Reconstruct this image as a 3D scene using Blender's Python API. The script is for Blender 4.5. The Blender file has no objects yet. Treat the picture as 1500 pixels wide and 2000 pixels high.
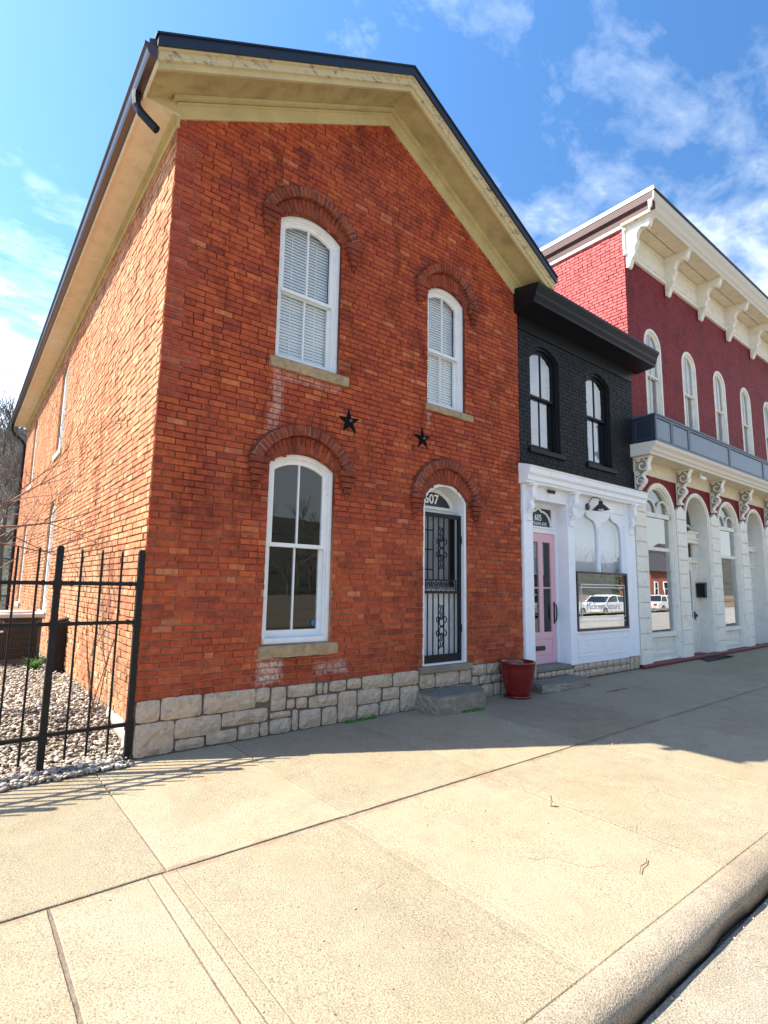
import bpy, math, random
from mathutils import Vector, Matrix
R = random.Random(7)
PI = math.pi
sc = bpy.context.scene
col = sc.collection
# ------------------------------------------------------------------ camera
yaw, pit, roll = 0.66552326, 0.13651898, 0.01621902
CAM = Vector((-1.5063, -5.8, 1.6936))
cy, sy, cp, sp = math.cos(yaw), math.sin(yaw), math.cos(pit), math.sin(pit)
fwd = Vector((sy*cp, cy*cp, sp)); rt = Vector((cy, -sy, 0)); up = rt.cross(fwd)
c_, s_ = math.cos(roll), math.sin(roll)
r2 = rt*c_ + up*s_; u2 = up*c_ - rt*s_
cam = bpy.data.objects.new('camera', bpy.data.cameras.new('camera')); col.objects.link(cam)
cam.matrix_world = Matrix(((r2.x, u2.x, -fwd.x, CAM.x), (r2.y, u2.y, -fwd.y, CAM.y), (r2.z, u2.z, -fwd.z, CAM.z), (0, 0, 0, 1)))
cam.data.sensor_fit = 'HORIZONTAL'; cam.data.sensor_width = 36.0; cam.data.lens = 36.0*1056.7145/1500
cam.data.clip_start = 0.05; cam.data.clip_end = 3000
sc.camera = cam
# ------------------------------------------------------------------ light
SUN = Vector((-0.745, 0.435, 1.0)).normalized()
sun_d = bpy.data.lights.new('sun', 'SUN'); sun_d.energy = 5.0; sun_d.angle = math.radians(0.5); sun_d.color = (1.0, 0.93, 0.80)
sun = bpy.data.objects.new('sun', sun_d); col.objects.link(sun)
sun.rotation_euler = SUN.to_track_quat('Z', 'Y').to_euler(); sun.location = (-20, 12, 30)
world = bpy.data.worlds.new('World'); sc.world = world; world.use_nodes = True
SKY_STRENGTH = 0.085
EXPOSURE = 1.35
sc.view_settings.view_transform = 'Standard'; sc.view_settings.look = 'None'
sc.view_settings.exposure = EXPOSURE; sc.view_settings.gamma = 1.0
sc.view_settings.use_curve_mapping = False

class NT:
    """tiny node-tree helper"""
    def __init__(s, nt): s.nt = nt; s.n = nt.nodes; s.l = nt.links
    def new(s, t, **kw):
        n = s.n.new(t)
        for k, v in kw.items():
            if k.startswith('i_'):
                key = k[2:]; key = int(key) if key.isdigit() else key.replace('_', ' ')
                s.put(n.inputs[key], v)
            else: setattr(n, k, v)
        return n
    def put(s, inp, v):
        if isinstance(v, bpy.types.NodeSocket): s.l.new(v, inp)
        else: inp.default_value = v
    def math(s, op, a, b=0.0, clamp=False):
        n = s.n.new('ShaderNodeMath'); n.operation = op; n.use_clamp = clamp
        s.put(n.inputs[0], a); s.put(n.inputs[1], b); return n.outputs[0]
    def mix(s, f, a, b, blend='MIX'):
        n = s.n.new('ShaderNodeMix'); n.data_type = 'RGBA'; n.blend_type = blend
        s.put(n.inputs[0], f)
        for i, v in ((6, a), (7, b)):
            if not isinstance(v, bpy.types.NodeSocket) and len(v) == 3: v = (*v, 1)
            s.put(n.inputs[i], v)
        return n.outputs[2]
    def ramp(s, f, stops, interp='LINEAR'):
        n = s.n.new('ShaderNodeValToRGB'); s.put(n.inputs[0], f); cr = n.color_ramp; cr.interpolation = interp
        while len(cr.elements) < len(stops): cr.elements.new(0.5)
        for e, (p, c) in zip(cr.elements, stops):
            e.position = p
            if not hasattr(c, '__len__'): c = (c, c, c)
            e.color = (*c[:3], 1)
        return n.outputs[0]
    def noise(s, vec, scale, detail=4.0, rough=0.55, dist=0.0, w=None):
        n = s.n.new('ShaderNodeTexNoise'); s.put(n.inputs['Vector'], vec)
        n.inputs['Scale'].default_value = scale; n.inputs['Detail'].default_value = detail
        n.inputs['Roughness'].default_value = rough; n.inputs['Distortion'].default_value = dist
        return n.outputs['Fac']
    def vmul(s, vec, m):
        n = s.n.new('ShaderNodeVectorMath'); n.operation = 'MULTIPLY'; s.put(n.inputs[0], vec); n.inputs[1].default_value = m
        return n.outputs[0]
    def vadd(s, vec, m):
        n = s.n.new('ShaderNodeVectorMath'); n.operation = 'ADD'; s.put(n.inputs[0], vec); s.put(n.inputs[1], m)
        return n.outputs[0]

w = NT(world.node_tree); w.n.clear()
sky = w.new('ShaderNodeTexSky', sky_type='NISHITA', sun_disc=False, sun_elevation=math.asin(SUN.z), sun_rotation=math.atan2(SUN.x, SUN.y))
sky.air_density = 1.0; sky.dust_density = 0.6; sky.ozone_density = 2.0
tc = w.new('ShaderNodeTexCoord')
sep = w.new('ShaderNodeSeparateXYZ', i_0=tc.outputs['Generated'])
zz = w.math('MAXIMUM', w.math('ADD', sep.outputs[2], 0.10), 0.03)
px = w.math('DIVIDE', sep.outputs[0], zz); py = w.math('DIVIDE', sep.outputs[1], zz)
cv = w.new('ShaderNodeCombineXYZ', i_0=px, i_1=py, i_2=0.0)
big = w.noise(w.vadd(cv.outputs[0], (3.1, 0.2, 0.0)), 0.55, 3, 0.5)
streak = w.noise(w.vmul(cv.outputs[0], (1.0, 1.7, 1.0)), 3.6, 7, 0.58, 0.4)
puff = w.noise(w.vmul(cv.outputs[0], (1.0, 1.3, 1.0)), 15.0, 6, 0.62, 0.25)
dens = w.math('ADD', w.math('MULTIPLY', big, 0.62), w.math('ADD', w.math('MULTIPLY', streak, 0.55), w.math('MULTIPLY', puff, 0.20)))
dens = w.math('ADD', dens, w.math('MULTIPLY', w.math('SUBTRACT', sep.outputs[0], 0.45), 0.16))
low = w.math('SUBTRACT', 0.66, sep.outputs[2], True)
dens = w.math('ADD', dens, w.math('MULTIPLY', low, 0.66))
cover = w.ramp(w.math('DIVIDE', dens, 1.5), [(0.455, 0.0), (0.52, 0.20), (0.60, 0.68), (0.71, 0.95)])
hs = w.new('ShaderNodeHueSaturation', i_Color=sky.outputs[0]); hs.inputs['Saturation'].default_value = 1.24; hs.inputs['Value'].default_value = 1.5
skyc = w.mix(w.math('MULTIPLY', cover, 0.85), hs.outputs[0], (9.0, 9.6, 10.0, 1))
# haze round the sun: the sky is paler towards it and deeper away from it
dn = w.new('ShaderNodeVectorMath', operation='DOT_PRODUCT', i_0=tc.outputs['Generated']); dn.inputs[1].default_value = SUN
q = w.math('POWER', w.math('MULTIPLY', w.math('ADD', dn.outputs['Value'], 1.0), 0.5), 1.6)
gl = w.math('ADD', 0.50, w.math('MULTIPLY', q, 1.0))
cg = w.new('ShaderNodeCombineXYZ', i_0=gl, i_1=gl, i_2=gl)
skyc = w.mix(1.0, skyc, cg.outputs[0], 'MULTIPLY')
bg = w.new('ShaderNodeBackground', i_Color=skyc, i_Strength=SKY_STRENGTH)
wo = w.new('ShaderNodeOutputWorld'); w.l.new(bg.outputs[0], wo.inputs[0])

# ------------------------------------------------------------------ materials
def mat(name, build):
    m = bpy.data.materials.new(name); m.use_nodes = True
    t = NT(m.node_tree); t.n.clear()
    out = t.new('ShaderNodeOutputMaterial')
    g = t.new('ShaderNodeNewGeometry'); t.P = g.outputs['Position']
    sh = build(t)
    t.l.new(sh, out.inputs[0]); return m
def pbsdf(t, color, rough=0.6, bump=None, bstr=0.3, bdist=0.01, metal=0.0, spec=0.5):
    p = t.new('ShaderNodeBsdfPrincipled')
    if not isinstance(color, bpy.types.NodeSocket) and len(color) == 3: color = (*color, 1)
    t.put(p.inputs['Base Color'], color); t.put(p.inputs['Roughness'], rough)
    p.inputs['Metallic'].default_value = metal; p.inputs['Specular IOR Level'].default_value = spec
    if bump is not None:
        b = t.new('ShaderNodeBump', i_Height=bump); b.inputs['Strength'].default_value = bstr; b.inputs['Distance'].default_value = bdist
        t.l.new(b.outputs[0], p.inputs['Normal'])
    return p.outputs[0]
def xyz(t):
    s = t.new('ShaderNodeSeparateXYZ', i_0=t.P); return s.outputs
def boxmask(t, cx, cz, hx, hz, soft=0.05):
    X, Y, Z = xyz(t)
    a = t.math('SUBTRACT', hx, t.math('ABSOLUTE', t.math('SUBTRACT', X, cx)))
    b = t.math('SUBTRACT', hz, t.math('ABSOLUTE', t.math('SUBTRACT', Z, cz)))
    m = t.math('MINIMUM', a, b)
    nz = t.math('MULTIPLY', t.math('SUBTRACT', t.noise(t.P, 9, 4, 0.7), 0.5), 0.25)
    return t.math('DIVIDE', t.math('ADD', m, nz), soft, clamp=True)

def brick_mat(name, stops, stains=True, rough=0.85, patch=(0.30, 0.055, 0.03), speck=0.35):
    def b(t):
        a = t.new('ShaderNodeAttribute', attribute_name='rnd')
        c = t.ramp(a.outputs['Fac'], stops)
        n1 = t.noise(t.P, 14, 5, 0.6); n2 = t.noise(t.P, 90, 4, 0.6); n3 = t.noise(t.P, 0.9, 3, 0.6)
        c = t.mix(t.math('MULTIPLY', t.ramp(n3, [(0.42, 0.0), (0.62, 1.0)]), 0.45), c, patch)
        c = t.mix(0.8, c, t.ramp(n1, [(0.3, 0.62), (0.7, 1.25)]), 'MULTIPLY')
        c = t.mix(speck, c, t.ramp(n2, [(0.3, 0.25), (0.6, 1.15)]), 'MULTIPLY')
        soot = t.ramp(t.noise(t.vmul(t.P, (1.0, 1.0, 0.45)), 2.3, 7, 0.72, 0.5), [(0.50, 0.0), (0.66, 1.0)])
        c = t.mix(t.math('MULTIPLY', soot, 0.75), c, t.mix(1.0, c, (0.42, 0.36, 0.36), 'MULTIPLY'))
        if stains:
            X, Y, Z = xyz(t)
            cor = t.math('SUBTRACT', t.math('ADD', -0.22, t.math('MULTIPLY', t.noise(t.P, 3.0, 5, 0.7), 1.05)), X)
            cor = t.math('MULTIPLY', t.math('DIVIDE', cor, 0.06, True), t.math('DIVIDE', t.math('SUBTRACT', Z, 3.6), 0.3, True))
            c = t.mix(t.math('MULTIPLY', cor, 0.40), c, (0.31, 0.048, 0.033))
            fine = t.ramp(t.noise(t.P, 26, 5, 0.7), [(0.4, 0.0), (0.6, 1.0)])
            m = boxmask(t, 1.42, 0.72, 0.17, 0.16)
            for bx in ((1.36, 4.05, 0.09, 0.30), (1.80, 4.24, 0.48, 0.06), (2.25, 0.70, 0.25, 0.10), (1.33, 3.62, 0.10, 0.20), (3.86, 4.25, 0.05, 0.2)):
                m = t.math('MAXIMUM', m, t.math('MULTIPLY', boxmask(t, *bx), 0.55))
            c = t.mix(t.math('MULTIPLY', m, t.math('ADD', t.math('MULTIPLY', fine, 0.6), 0.25)), c, (0.62, 0.50, 0.42))
            spots = t.ramp(t.noise(t.P, 33, 2, 0.5), [(0.74, 0.0), (0.78, 1.0)])
            c = t.mix(t.math('MULTIPLY', spots, 0.35), c, (0.6, 0.42, 0.33))
        return pbsdf(t, c, rough, t.math('ADD', n2, t.math('MULTIPLY', n1, 1.2)), 0.7, 0.006, spec=0.25)
    return mat(name, b)
M = {}
M['brick'] = brick_mat('old_red_brick', [(0, (0.26, 0.050, 0.030)), (0.06, (0.37, 0.066, 0.031)), (0.5, (0.46, 0.086, 0.031)), (0.9, (0.52, 0.108, 0.035)), (0.97, (0.57, 0.15, 0.05)), (1, (0.57, 0.19, 0.09))])
M['brick_side'] = brick_mat('sunlit_side_brick', [(0, (0.46, 0.17, 0.10)), (0.10, (0.50, 0.18, 0.09)), (0.5, (0.55, 0.22, 0.10)), (0.9, (0.59, 0.27, 0.125)), (1, (0.66, 0.40, 0.22))], stains=False, patch=(0.58, 0.36, 0.20))  # house brick made paler; the sun's glare is put into its colour
M['brick_black'] = brick_mat('black_painted_brick', [(0, (0.010, 0.011, 0.014)), (1, (0.017, 0.018, 0.023))], stains=False, rough=0.6, patch=(0.013, 0.014, 0.018), speck=0.1)
M['brick_crimson'] = brick_mat('crimson_painted_brick', [(0, (0.20, 0.014, 0.018)), (1, (0.25, 0.019, 0.023))], stains=False, rough=0.6, patch=(0.18, 0.013, 0.017), speck=0.1)
M['brick_sunlit'] = brick_mat('sunlit_crimson_brick', [(0, (0.48, 0.075, 0.075)), (1, (0.58, 0.11, 0.105))], stains=False, rough=0.6, patch=(0.58, 0.12, 0.11), speck=0.1)  # lighter copy of the crimson brick, sunlight on the side wall put into colour
def mortar(t):
    X, Y, Z = xyz(t)
    low = t.math('SUBTRACT', 1.0, t.math('DIVIDE', t.math('SUBTRACT', Z, 0.4), 3.6), clamp=True)
    n = t.noise(t.P, 1.6, 4, 0.65)
    f = t.math('ADD', t.math('MULTIPLY', low, 0.7), t.math('MULTIPLY', t.math('SUBTRACT', n, 0.5), 1.8), clamp=True)
    c = t.mix(f, (0.12, 0.034, 0.020), (0.50, 0.29, 0.18))  # upper joints also darkened in colour for the shadows under the bricks
    cor = t.math('SUBTRACT', t.math('ADD', -0.22, t.math('MULTIPLY', t.noise(t.P, 3.0, 5, 0.7), 1.05)), X)
    cor = t.math('MULTIPLY', t.math('DIVIDE', cor, 0.06, True), t.math('DIVIDE', t.math('SUBTRACT', Z, 3.6), 0.3, True))
    c = t.mix(cor, c, (0.36, 0.24, 0.18))
    return pbsdf(t, c, 0.95, t.noise(t.P, 120, 3), 0.6, 0.004, spec=0.1)
M['mortar'] = mat('lime_mortar', mortar)
M['hood_mortar'] = None
def flatm(name, c, rough=0.6, var=0.25, scale=6, bscale=60, bstr=0.15, bdist=0.004, metal=0, spec=0.5, dirt=None, dirtamt=0.0, dscale=3.0, drng=(0.5, 0.62)):
    def b(t):
        n = t.noise(t.P, scale, 5, 0.6)
        cc = t.mix(1.0, (*c, 1), t.ramp(n, [(0.25, 1-var), (0.75, 1+var*0.5)]), 'MULTIPLY')
        if dirt is not None:
            d = t.ramp(t.noise(t.P, dscale, 7, 0.7, 0.3), [(drng[0], 0.0), (drng[1], 1.0)])
            cc = t.mix(t.math('MULTIPLY', d, dirtamt), cc, dirt)
        return pbsdf(t, cc, rough, t.noise(t.P, bscale, 4, 0.6), bstr, bdist, metal, spec)
    return mat(name, b)
M['stone'] = flatm('limestone_block', (0.58, 0.44, 0.31), 0.85, 0.32, 7, 28, 1.0, 0.022, dirt=(0.30, 0.21, 0.14), dirtamt=0.7, dscale=7)
M['stone_joint'] = flatm('foundation_mortar', (0.15, 0.115, 0.085), 0.95, 0.3, 20, 80, 0.7, 0.005)
M['hood_brick'] = brick_mat('dark_hood_brick', [(0, (0.20, 0.045, 0.028)), (0.5, (0.32, 0.065, 0.030)), (1, (0.42, 0.09, 0.036))], stains=False, patch=(0.16, 0.04, 0.025), speck=0.4)
M['side_mortar'] = flatm('shadow_dark_side_mortar', (0.34, 0.20, 0.11), 0.95, 0.4, 5, 80, 0.6, 0.004)  # darkened in colour to draw the shadow lines of the side joints
M['hood_mortar'] = flatm('pale_hood_mortar', (0.34, 0.20, 0.14), 0.95, 0.5, 9, 80, 0.6, 0.004)
M['sill_stone'] = flatm('sandstone_sill', (0.40, 0.28, 0.15), 0.85, 0.3, 9, 60, 0.6, 0.006, dirt=(0.2, 0.15, 0.1), dirtamt=0.6, dscale=8)
M['white_wood'] = flatm('weathered_white_paint', (0.78, 0.78, 0.76), 0.5, 0.06, 8, 70, 0.25, 0.003, dirt=(0.45, 0.42, 0.36), dirtamt=0.35, dscale=11, drng=(0.58, 0.66))
M['white_paint'] = flatm('smooth_white_paint', (0.86, 0.86, 0.87), 0.4, 0.05, 4, 60, 0.1, 0.002, dirt=(0.55, 0.54, 0.52), dirtamt=0.25, dscale=5, drng=(0.55, 0.7))
M['cream'] = flatm('grey_cream_paint', (0.82, 0.765, 0.645), 0.55, 0.08, 4, 60, 0.15, 0.003, dirt=(0.42, 0.36, 0.29), dirtamt=0.35, dscale=6, drng=(0.52, 0.7))
M['shaded_cream'] = flatm('shadow_dark_cream', (0.36, 0.31, 0.24), 0.7, 0.2, 9, 60, 0.2, 0.003)  # cream with the shadow of the bracket recesses put into its colour
M['cream_warm'] = flatm('warm_cream_paint', (0.70, 0.60, 0.42), 0.6, 0.08, 4, 60, 0.15, 0.003, dirt=(0.42, 0.33, 0.22), dirtamt=0.3, dscale=6)
M['olive_trim'] = flatm('ochre_trim_paint', (0.56, 0.455, 0.225), 0.6, 0.16, 3, 60, 0.2, 0.003, dirt=(0.32, 0.24, 0.11), dirtamt=0.5, dscale=2.2, drng=(0.5, 0.72))
M['olive_soffit'] = flatm('ochre_soffit_paint', (0.46, 0.37, 0.175), 0.6, 0.2, 3, 60, 0.2, 0.003, dirt=(0.22, 0.17, 0.08), dirtamt=0.6, dscale=3.5, drng=(0.47, 0.68))
def peel(t):
    v = t.vmul(t.P, (0.5, 1.0, 1.3))
    n = t.noise(v, 11, 8, 0.75, 0.5)
    c = t.mix(t.ramp(n, [(0.54, 0.0), (0.59, 1.0)]), (0.56, 0.46, 0.26), (0.30, 0.235, 0.165))
    c = t.mix(t.ramp(n, [(0.63, 0.0), (0.66, 1.0)]), c, (0.07, 0.05, 0.05))
    return pbsdf(t, c, 0.8, n, 0.9, 0.01)
M['peeling'] = mat('peeling_ochre_paint', peel)
def peelc(t):
    v = t.vmul(t.P, (1.0, 1.0, 2.0))
    n = t.noise(v, 20, 7, 0.72, 0.4)
    c = t.mix(t.ramp(n, [(0.60, 0.0), (0.66, 1.0)]), (0.66, 0.60, 0.50), (0.36, 0.27, 0.20))
    return pbsdf(t, c, 0.75, n, 0.6, 0.006)
M['peel_cream'] = mat('flaking_cream_paint', peelc)
M['navy_metal'] = flatm('dark_roof_metal', (0.008, 0.010, 0.018), 0.4, 0.2, 5, 50, 0.1, 0.002, spec=0.6)
M['gutter'] = flatm('dark_bronze_gutter', (0.05, 0.03, 0.028), 0.3, 0.2, 5, 40, 0.05, 0.002, spec=0.8)
M['shingle'] = flatm('roof_shingle', (0.06, 0.06, 0.065), 0.9, 0.3, 30, 80, 0.6, 0.01)
M['iron'] = flatm('black_painted_iron', (0.006, 0.006, 0.007), 0.45, 0.3, 12, 60, 0.3, 0.003, spec=0.3, dirt=(0.04, 0.025, 0.018), dirtamt=0.4, dscale=9, drng=(0.58, 0.68))
M['black_trim'] = flatm('black_trim_paint', (0.008, 0.008, 0.010), 0.4, 0.2, 6, 60, 0.2, 0.003, spec=0.2, dirt=(0.10, 0.10, 0.11), dirtamt=0.4, dscale=14, drng=(0.66, 0.72))
M['pink'] = flatm('pink_door_paint', (0.80, 0.45, 0.48), 0.4, 0.06, 3, 40, 0.08, 0.002)
M['crimson_flat'] = flatm('crimson_base_paint', (0.17, 0.014, 0.02), 0.6, 0.3, 9, 50, 0.4, 0.004, dirt=(0.07, 0.02, 0.02), dirtamt=0.5, dscale=7)
M['maroon_trim'] = flatm('maroon_cornice_paint', (0.075, 0.024, 0.02), 0.6, 0.3, 9, 50, 0.3, 0.004)
M['steel_blue'] = flatm('slate_blue_paint', (0.16, 0.205, 0.26), 0.4, 0.12, 3, 40, 0.08, 0.002)
M['steel_trim'] = flatm('dark_slate_trim', (0.07, 0.10, 0.14), 0.4, 0.1, 4, 40, 0.08, 0.002)
M['navy'] = flatm('navy_pane_shaded_panel', (0.022, 0.028, 0.045), 0.35, 0.15, 4, 40, 0.1, 0.002)  # dark transom panes; also the balcony end panel, its shadow put into colour
M['blind'] = flatm('off_white_blind', (0.80, 0.82, 0.80), 0.5, 0.05, 3, 20, 0.02, 0.001)
M['shade'] = flatm('pale_roller_shade', (0.78, 0.78, 0.82), 0.7, 0.06, 3, 20, 0.02, 0.001)
M['shade_grey'] = flatm('grey_blue_curtain', (0.30, 0.33, 0.39), 0.7, 0.25, 2, 20, 0.02, 0.001)
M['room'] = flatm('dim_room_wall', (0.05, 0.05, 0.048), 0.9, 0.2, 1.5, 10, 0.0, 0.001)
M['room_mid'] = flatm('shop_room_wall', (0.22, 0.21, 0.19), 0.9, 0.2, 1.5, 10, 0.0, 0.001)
M['door_white'] = flatm('dull_white_door', (0.80, 0.80, 0.79), 0.5, 0.06, 3, 40, 0.1, 0.002, dirt=(0.3, 0.3, 0.3), dirtamt=0.3, dscale=5)
M['door_grey'] = flatm('grey_door_glass_cover', (0.24, 0.25, 0.27), 0.3, 0.15, 3, 40, 0.05, 0.002)
M['sign_black'] = flatm('black_frame', (0.012, 0.013, 0.016), 0.3, 0.1, 5, 40, 0.05, 0.002)
M['lettering'] = flatm('white_lettering', (0.85, 0.86, 0.86), 0.5, 0.03, 5, 40, 0.0, 0.001)
M['star'] = flatm('black_cast_star', (0.004, 0.004, 0.004), 0.7, 0.3, 20, 60, 0.4, 0.004, spec=0.12)
M['bronze'] = flatm('grey_bolt', (0.12, 0.11, 0.10), 0.5, 0.3, 20, 60, 0.4, 0.004)
M['pot'] = flatm('glossy_red_glaze', (0.17, 0.006, 0.006), 0.22, 0.15, 6, 120, 0.25, 0.003, spec=0.8)
M['soil'] = flatm('potting_soil', (0.05, 0.035, 0.025), 0.95, 0.4, 30, 60, 0.9, 0.01)
M['leaf'] = flatm('green_leaf', (0.06, 0.16, 0.03), 0.6, 0.4, 30, 60, 0.3, 0.003)
M['grass'] = flatm('weed_green', (0.09, 0.26, 0.03), 0.7, 0.5, 40, 60, 0.3, 0.003)
M['bark'] = flatm('reddish_bark', (0.20, 0.11, 0.08), 0.85, 0.35, 20, 60, 0.6, 0.005)
M['bark_grey'] = flatm('grey_bark', (0.17, 0.14, 0.11), 0.9, 0.35, 2, 20, 0.6, 0.01)
M['mat_rub'] = flatm('black_rubber_mat', (0.025, 0.027, 0.032), 0.85, 0.3, 60, 90, 0.8, 0.01)
M['ac_brown'] = flatm('brown_metal', (0.10, 0.075, 0.05), 0.5, 0.2, 5, 50, 0.1, 0.002)
M['ac_dark'] = flatm('dark_coil', (0.03, 0.024, 0.018), 0.7, 0.2, 30, 90, 0.4, 0.003)
M['ac_top'] = flatm('pale_metal_top', (0.55, 0.50, 0.42), 0.5, 0.2, 5, 50, 0.1, 0.002)
M['parge'] = flatm('white_parging', (0.66, 0.60, 0.50), 0.85, 0.2, 6, 30, 0.7, 0.02, dirt=(0.45, 0.3, 0.2), dirtamt=0.4)
M['sticker_blue'] = flatm('blue_sticker', (0.03, 0.12, 0.35), 0.4, 0.05, 5, 30, 0, 0.001)
M['rubber'] = flatm('tyre_rubber', (0.02, 0.02, 0.02), 0.8, 0.2, 30, 60, 0.3, 0.003)
M['alloy'] = flatm('alloy_rim', (0.5, 0.5, 0.5), 0.3, 0.1, 5, 30, 0, 0.001, metal=0.8)
M['car_white'] = flatm('white_car_paint', (0.75, 0.75, 0.76), 0.15, 0.03, 2, 30, 0, 0.001, spec=0.8)
M['car_dark'] = flatm('black_car_paint', (0.02, 0.02, 0.024), 0.15, 0.03, 2, 30, 0, 0.001, spec=0.8)
M['car_glass'] = flatm('dark_car_glass', (0.02, 0.025, 0.03), 0.08, 0.03, 2, 30, 0, 0.001, spec=0.9)
M['lens_red'] = flatm('red_lamp_lens', (0.4, 0.02, 0.02), 0.2, 0.03, 2, 30, 0, 0.001)
M['conifer'] = flatm('conifer_needles', (0.035, 0.075, 0.02), 0.8, 0.5, 4, 20, 0.8, 0.05)
M['hill'] = flatm('wooded_hillside', (0.06, 0.062, 0.045), 0.95, 0.6, 0.15, 1.5, 1.0, 0.5, dirt=(0.05, 0.06, 0.03), dirtamt=0.6, dscale=0.03)
M['far_brick'] = flatm('far_house_brick', (0.36, 0.11, 0.06), 0.85, 0.35, 9, 30, 0.5, 0.01)
M['far_stone'] = flatm('rubble_stone', (0.36, 0.20, 0.15), 0.9, 0.5, 7, 12, 0.9, 0.03)
def concrete(base, spk=0.9, patch=0.35, warm=(0.46, 0.36, 0.24), dark=(0.16, 0.12, 0.09)):
    def b(t):
        big = t.noise(t.P, 0.8, 5, 0.6, 0.3); mid = t.noise(t.P, 5, 5, 0.65)
        c = t.mix(t.ramp(big, [(0.35, 0.0), (0.7, 1.0)]), (*base, 1), (*warm, 1))
        c = t.mix(patch, c, t.ramp(mid, [(0.3, 0.72), (0.7, 1.15)]), 'MULTIPLY')
        n1 = t.noise(t.P, 150, 3, 0.6); 
        v = t.new('ShaderNodeTexVoronoi', i_Vector=t.P); v.inputs['Scale'].default_value = 95
        ag = t.ramp(v.outputs['Distance'], [(0.0, 0.55), (0.35, 0.95), (0.7, 1.15)])
        c = t.mix(spk*0.55, c, ag, 'MULTIPLY')
        c = t.mix(spk, c, t.ramp(n1, [(0.34, 0.40), (0.48, 0.98), (0.68, 1.30)]), 'MULTIPLY')
        v2 = t.new('ShaderNodeTexVoronoi', i_Vector=t.P); v2.inputs['Scale'].default_value = 17
        sp_ = t.math('MULTIPLY', t.math('LESS_THAN', v2.outputs['Distance'], 0.12), t.math('GREATER_THAN', t.noise(t.P, 3.3, 2), 0.55))
        c = t.mix(t.math('MULTIPLY', sp_, 0.7), c, dark)
        oi = t.new('ShaderNodeObjectInfo')
        tone = t.math('ADD', 0.88, t.math('MULTIPLY', oi.outputs['Random'], 0.20)); tv = t.new('ShaderNodeCombineXYZ', i_0=tone, i_1=tone, i_2=t.math('SUBTRACT', tone, 0.02))
        c = t.mix(1.0, c, tv.outputs[0], 'MULTIPLY')
        X, Y, Z = xyz(t)
        seam = t.math('ABSOLUTE', t.math('ADD', Y, 2.305))
        seam = t.math('SUBTRACT', t.math('MULTIPLY', t.ramp(t.noise(t.P, 2.6, 6, 0.75), [(0.42, 0.0), (0.62, 1.0)]), 0.085), seam)
        seam = t.math('DIVIDE', seam, 0.02, True)
        c = t.mix(t.math('MULTIPLY', seam, 0.5), c, (0.23, 0.15, 0.10))
        bl = t.ramp(t.noise(t.P, 0.55, 8, 0.7, 0.6), [(0.50, 0.0), (0.62, 1.0)])
        c = t.mix(t.math('MULTIPLY', bl, 0.30), c, t.mix(1.0, c, (0.62, 0.56, 0.54), 'MULTIPLY'))
        ck = t.new('ShaderNodeTexVoronoi', feature='DISTANCE_TO_EDGE', i_Vector=t.vadd(t.P, t.vmul(t.new('ShaderNodeTexNoise', i_Vector=t.P, i_Scale=3.0).outputs['Color'], (0.35, 0.35, 0.0)))); ck.inputs['Scale'].default_value = 0.42
        crk = t.math('MULTIPLY', t.math('LESS_THAN', ck.outputs['Distance'], 0.0016), t.math('GREATER_THAN', t.noise(t.P, 0.7, 3), 0.60))
        c = t.mix(t.math('MULTIPLY', crk, 0.5), c, (0.12, 0.085, 0.06))
        st = t.ramp(t.noise(t.P, 2.1, 7, 0.75, 0.8), [(0.56, 0.0), (0.68, 1.0)])
        c = t.mix(t.math('MULTIPLY', st, 0.28), c, (0.26, 0.17, 0.12))
        return pbsdf(t, c, 0.9, t.math('ADD', n1, v.outputs['Distance']), 0.5, 0.005, spec=0.2)
    return b
M['concrete'] = mat('exposed_aggregate_concrete', concrete((0.32, 0.272, 0.190), warm=(0.32, 0.255, 0.165)))
M['curb'] = mat('curb_concrete', concrete((0.33, 0.275, 0.205), 1.0, 0.6, (0.30, 0.235, 0.17)))
M['road'] = mat('gutter_concrete', concrete((0.31, 0.27, 0.21), 1.0, 0.5, (0.29, 0.235, 0.17)))
M['step'] = mat('rough_step_concrete', concrete((0.36, 0.31, 0.235), 1.0, 0.6, (0.26, 0.22, 0.165)))
M['step_top'] = mat('smooth_step_concrete', concrete((0.26, 0.235, 0.195), 0.5, 0.5, (0.20, 0.18, 0.155)))
M['dirt'] = flatm('joint_dirt', (0.21, 0.155, 0.11), 0.95, 0.5, 30, 90, 0.9, 0.01)
M['asphalt'] = flatm('asphalt', (0.36, 0.34, 0.30), 0.9, 0.2, 1.2, 60, 0.6, 0.005)
M['soil_ground'] = flatm('bare_ground', (0.20, 0.16, 0.11), 0.95, 0.4, 0.8, 20, 0.6, 0.02, dirt=(0.09, 0.12, 0.04), dirtamt=0.7, dscale=0.4)
def pebb(t):
    a = t.new('ShaderNodeAttribute', attribute_name='rnd')
    c = t.ramp(a.outputs['Fac'], [(0, (0.09, 0.07, 0.055)), (0.22, (0.24, 0.19, 0.145)), (0.6, (0.50, 0.44, 0.36)), (0.85, (0.50, 0.40, 0.30)), (1, (0.66, 0.62, 0.56))])
    c = t.mix(0.5, c, t.ramp(t.noise(t.P, 60, 4), [(0.3, 0.7), (0.7, 1.2)]), 'MULTIPLY')
    return pbsdf(t, c, 0.75, t.noise(t.P, 120, 3), 0.2, 0.002)
M['pebble'] = mat('river_pebble', pebb)
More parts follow.
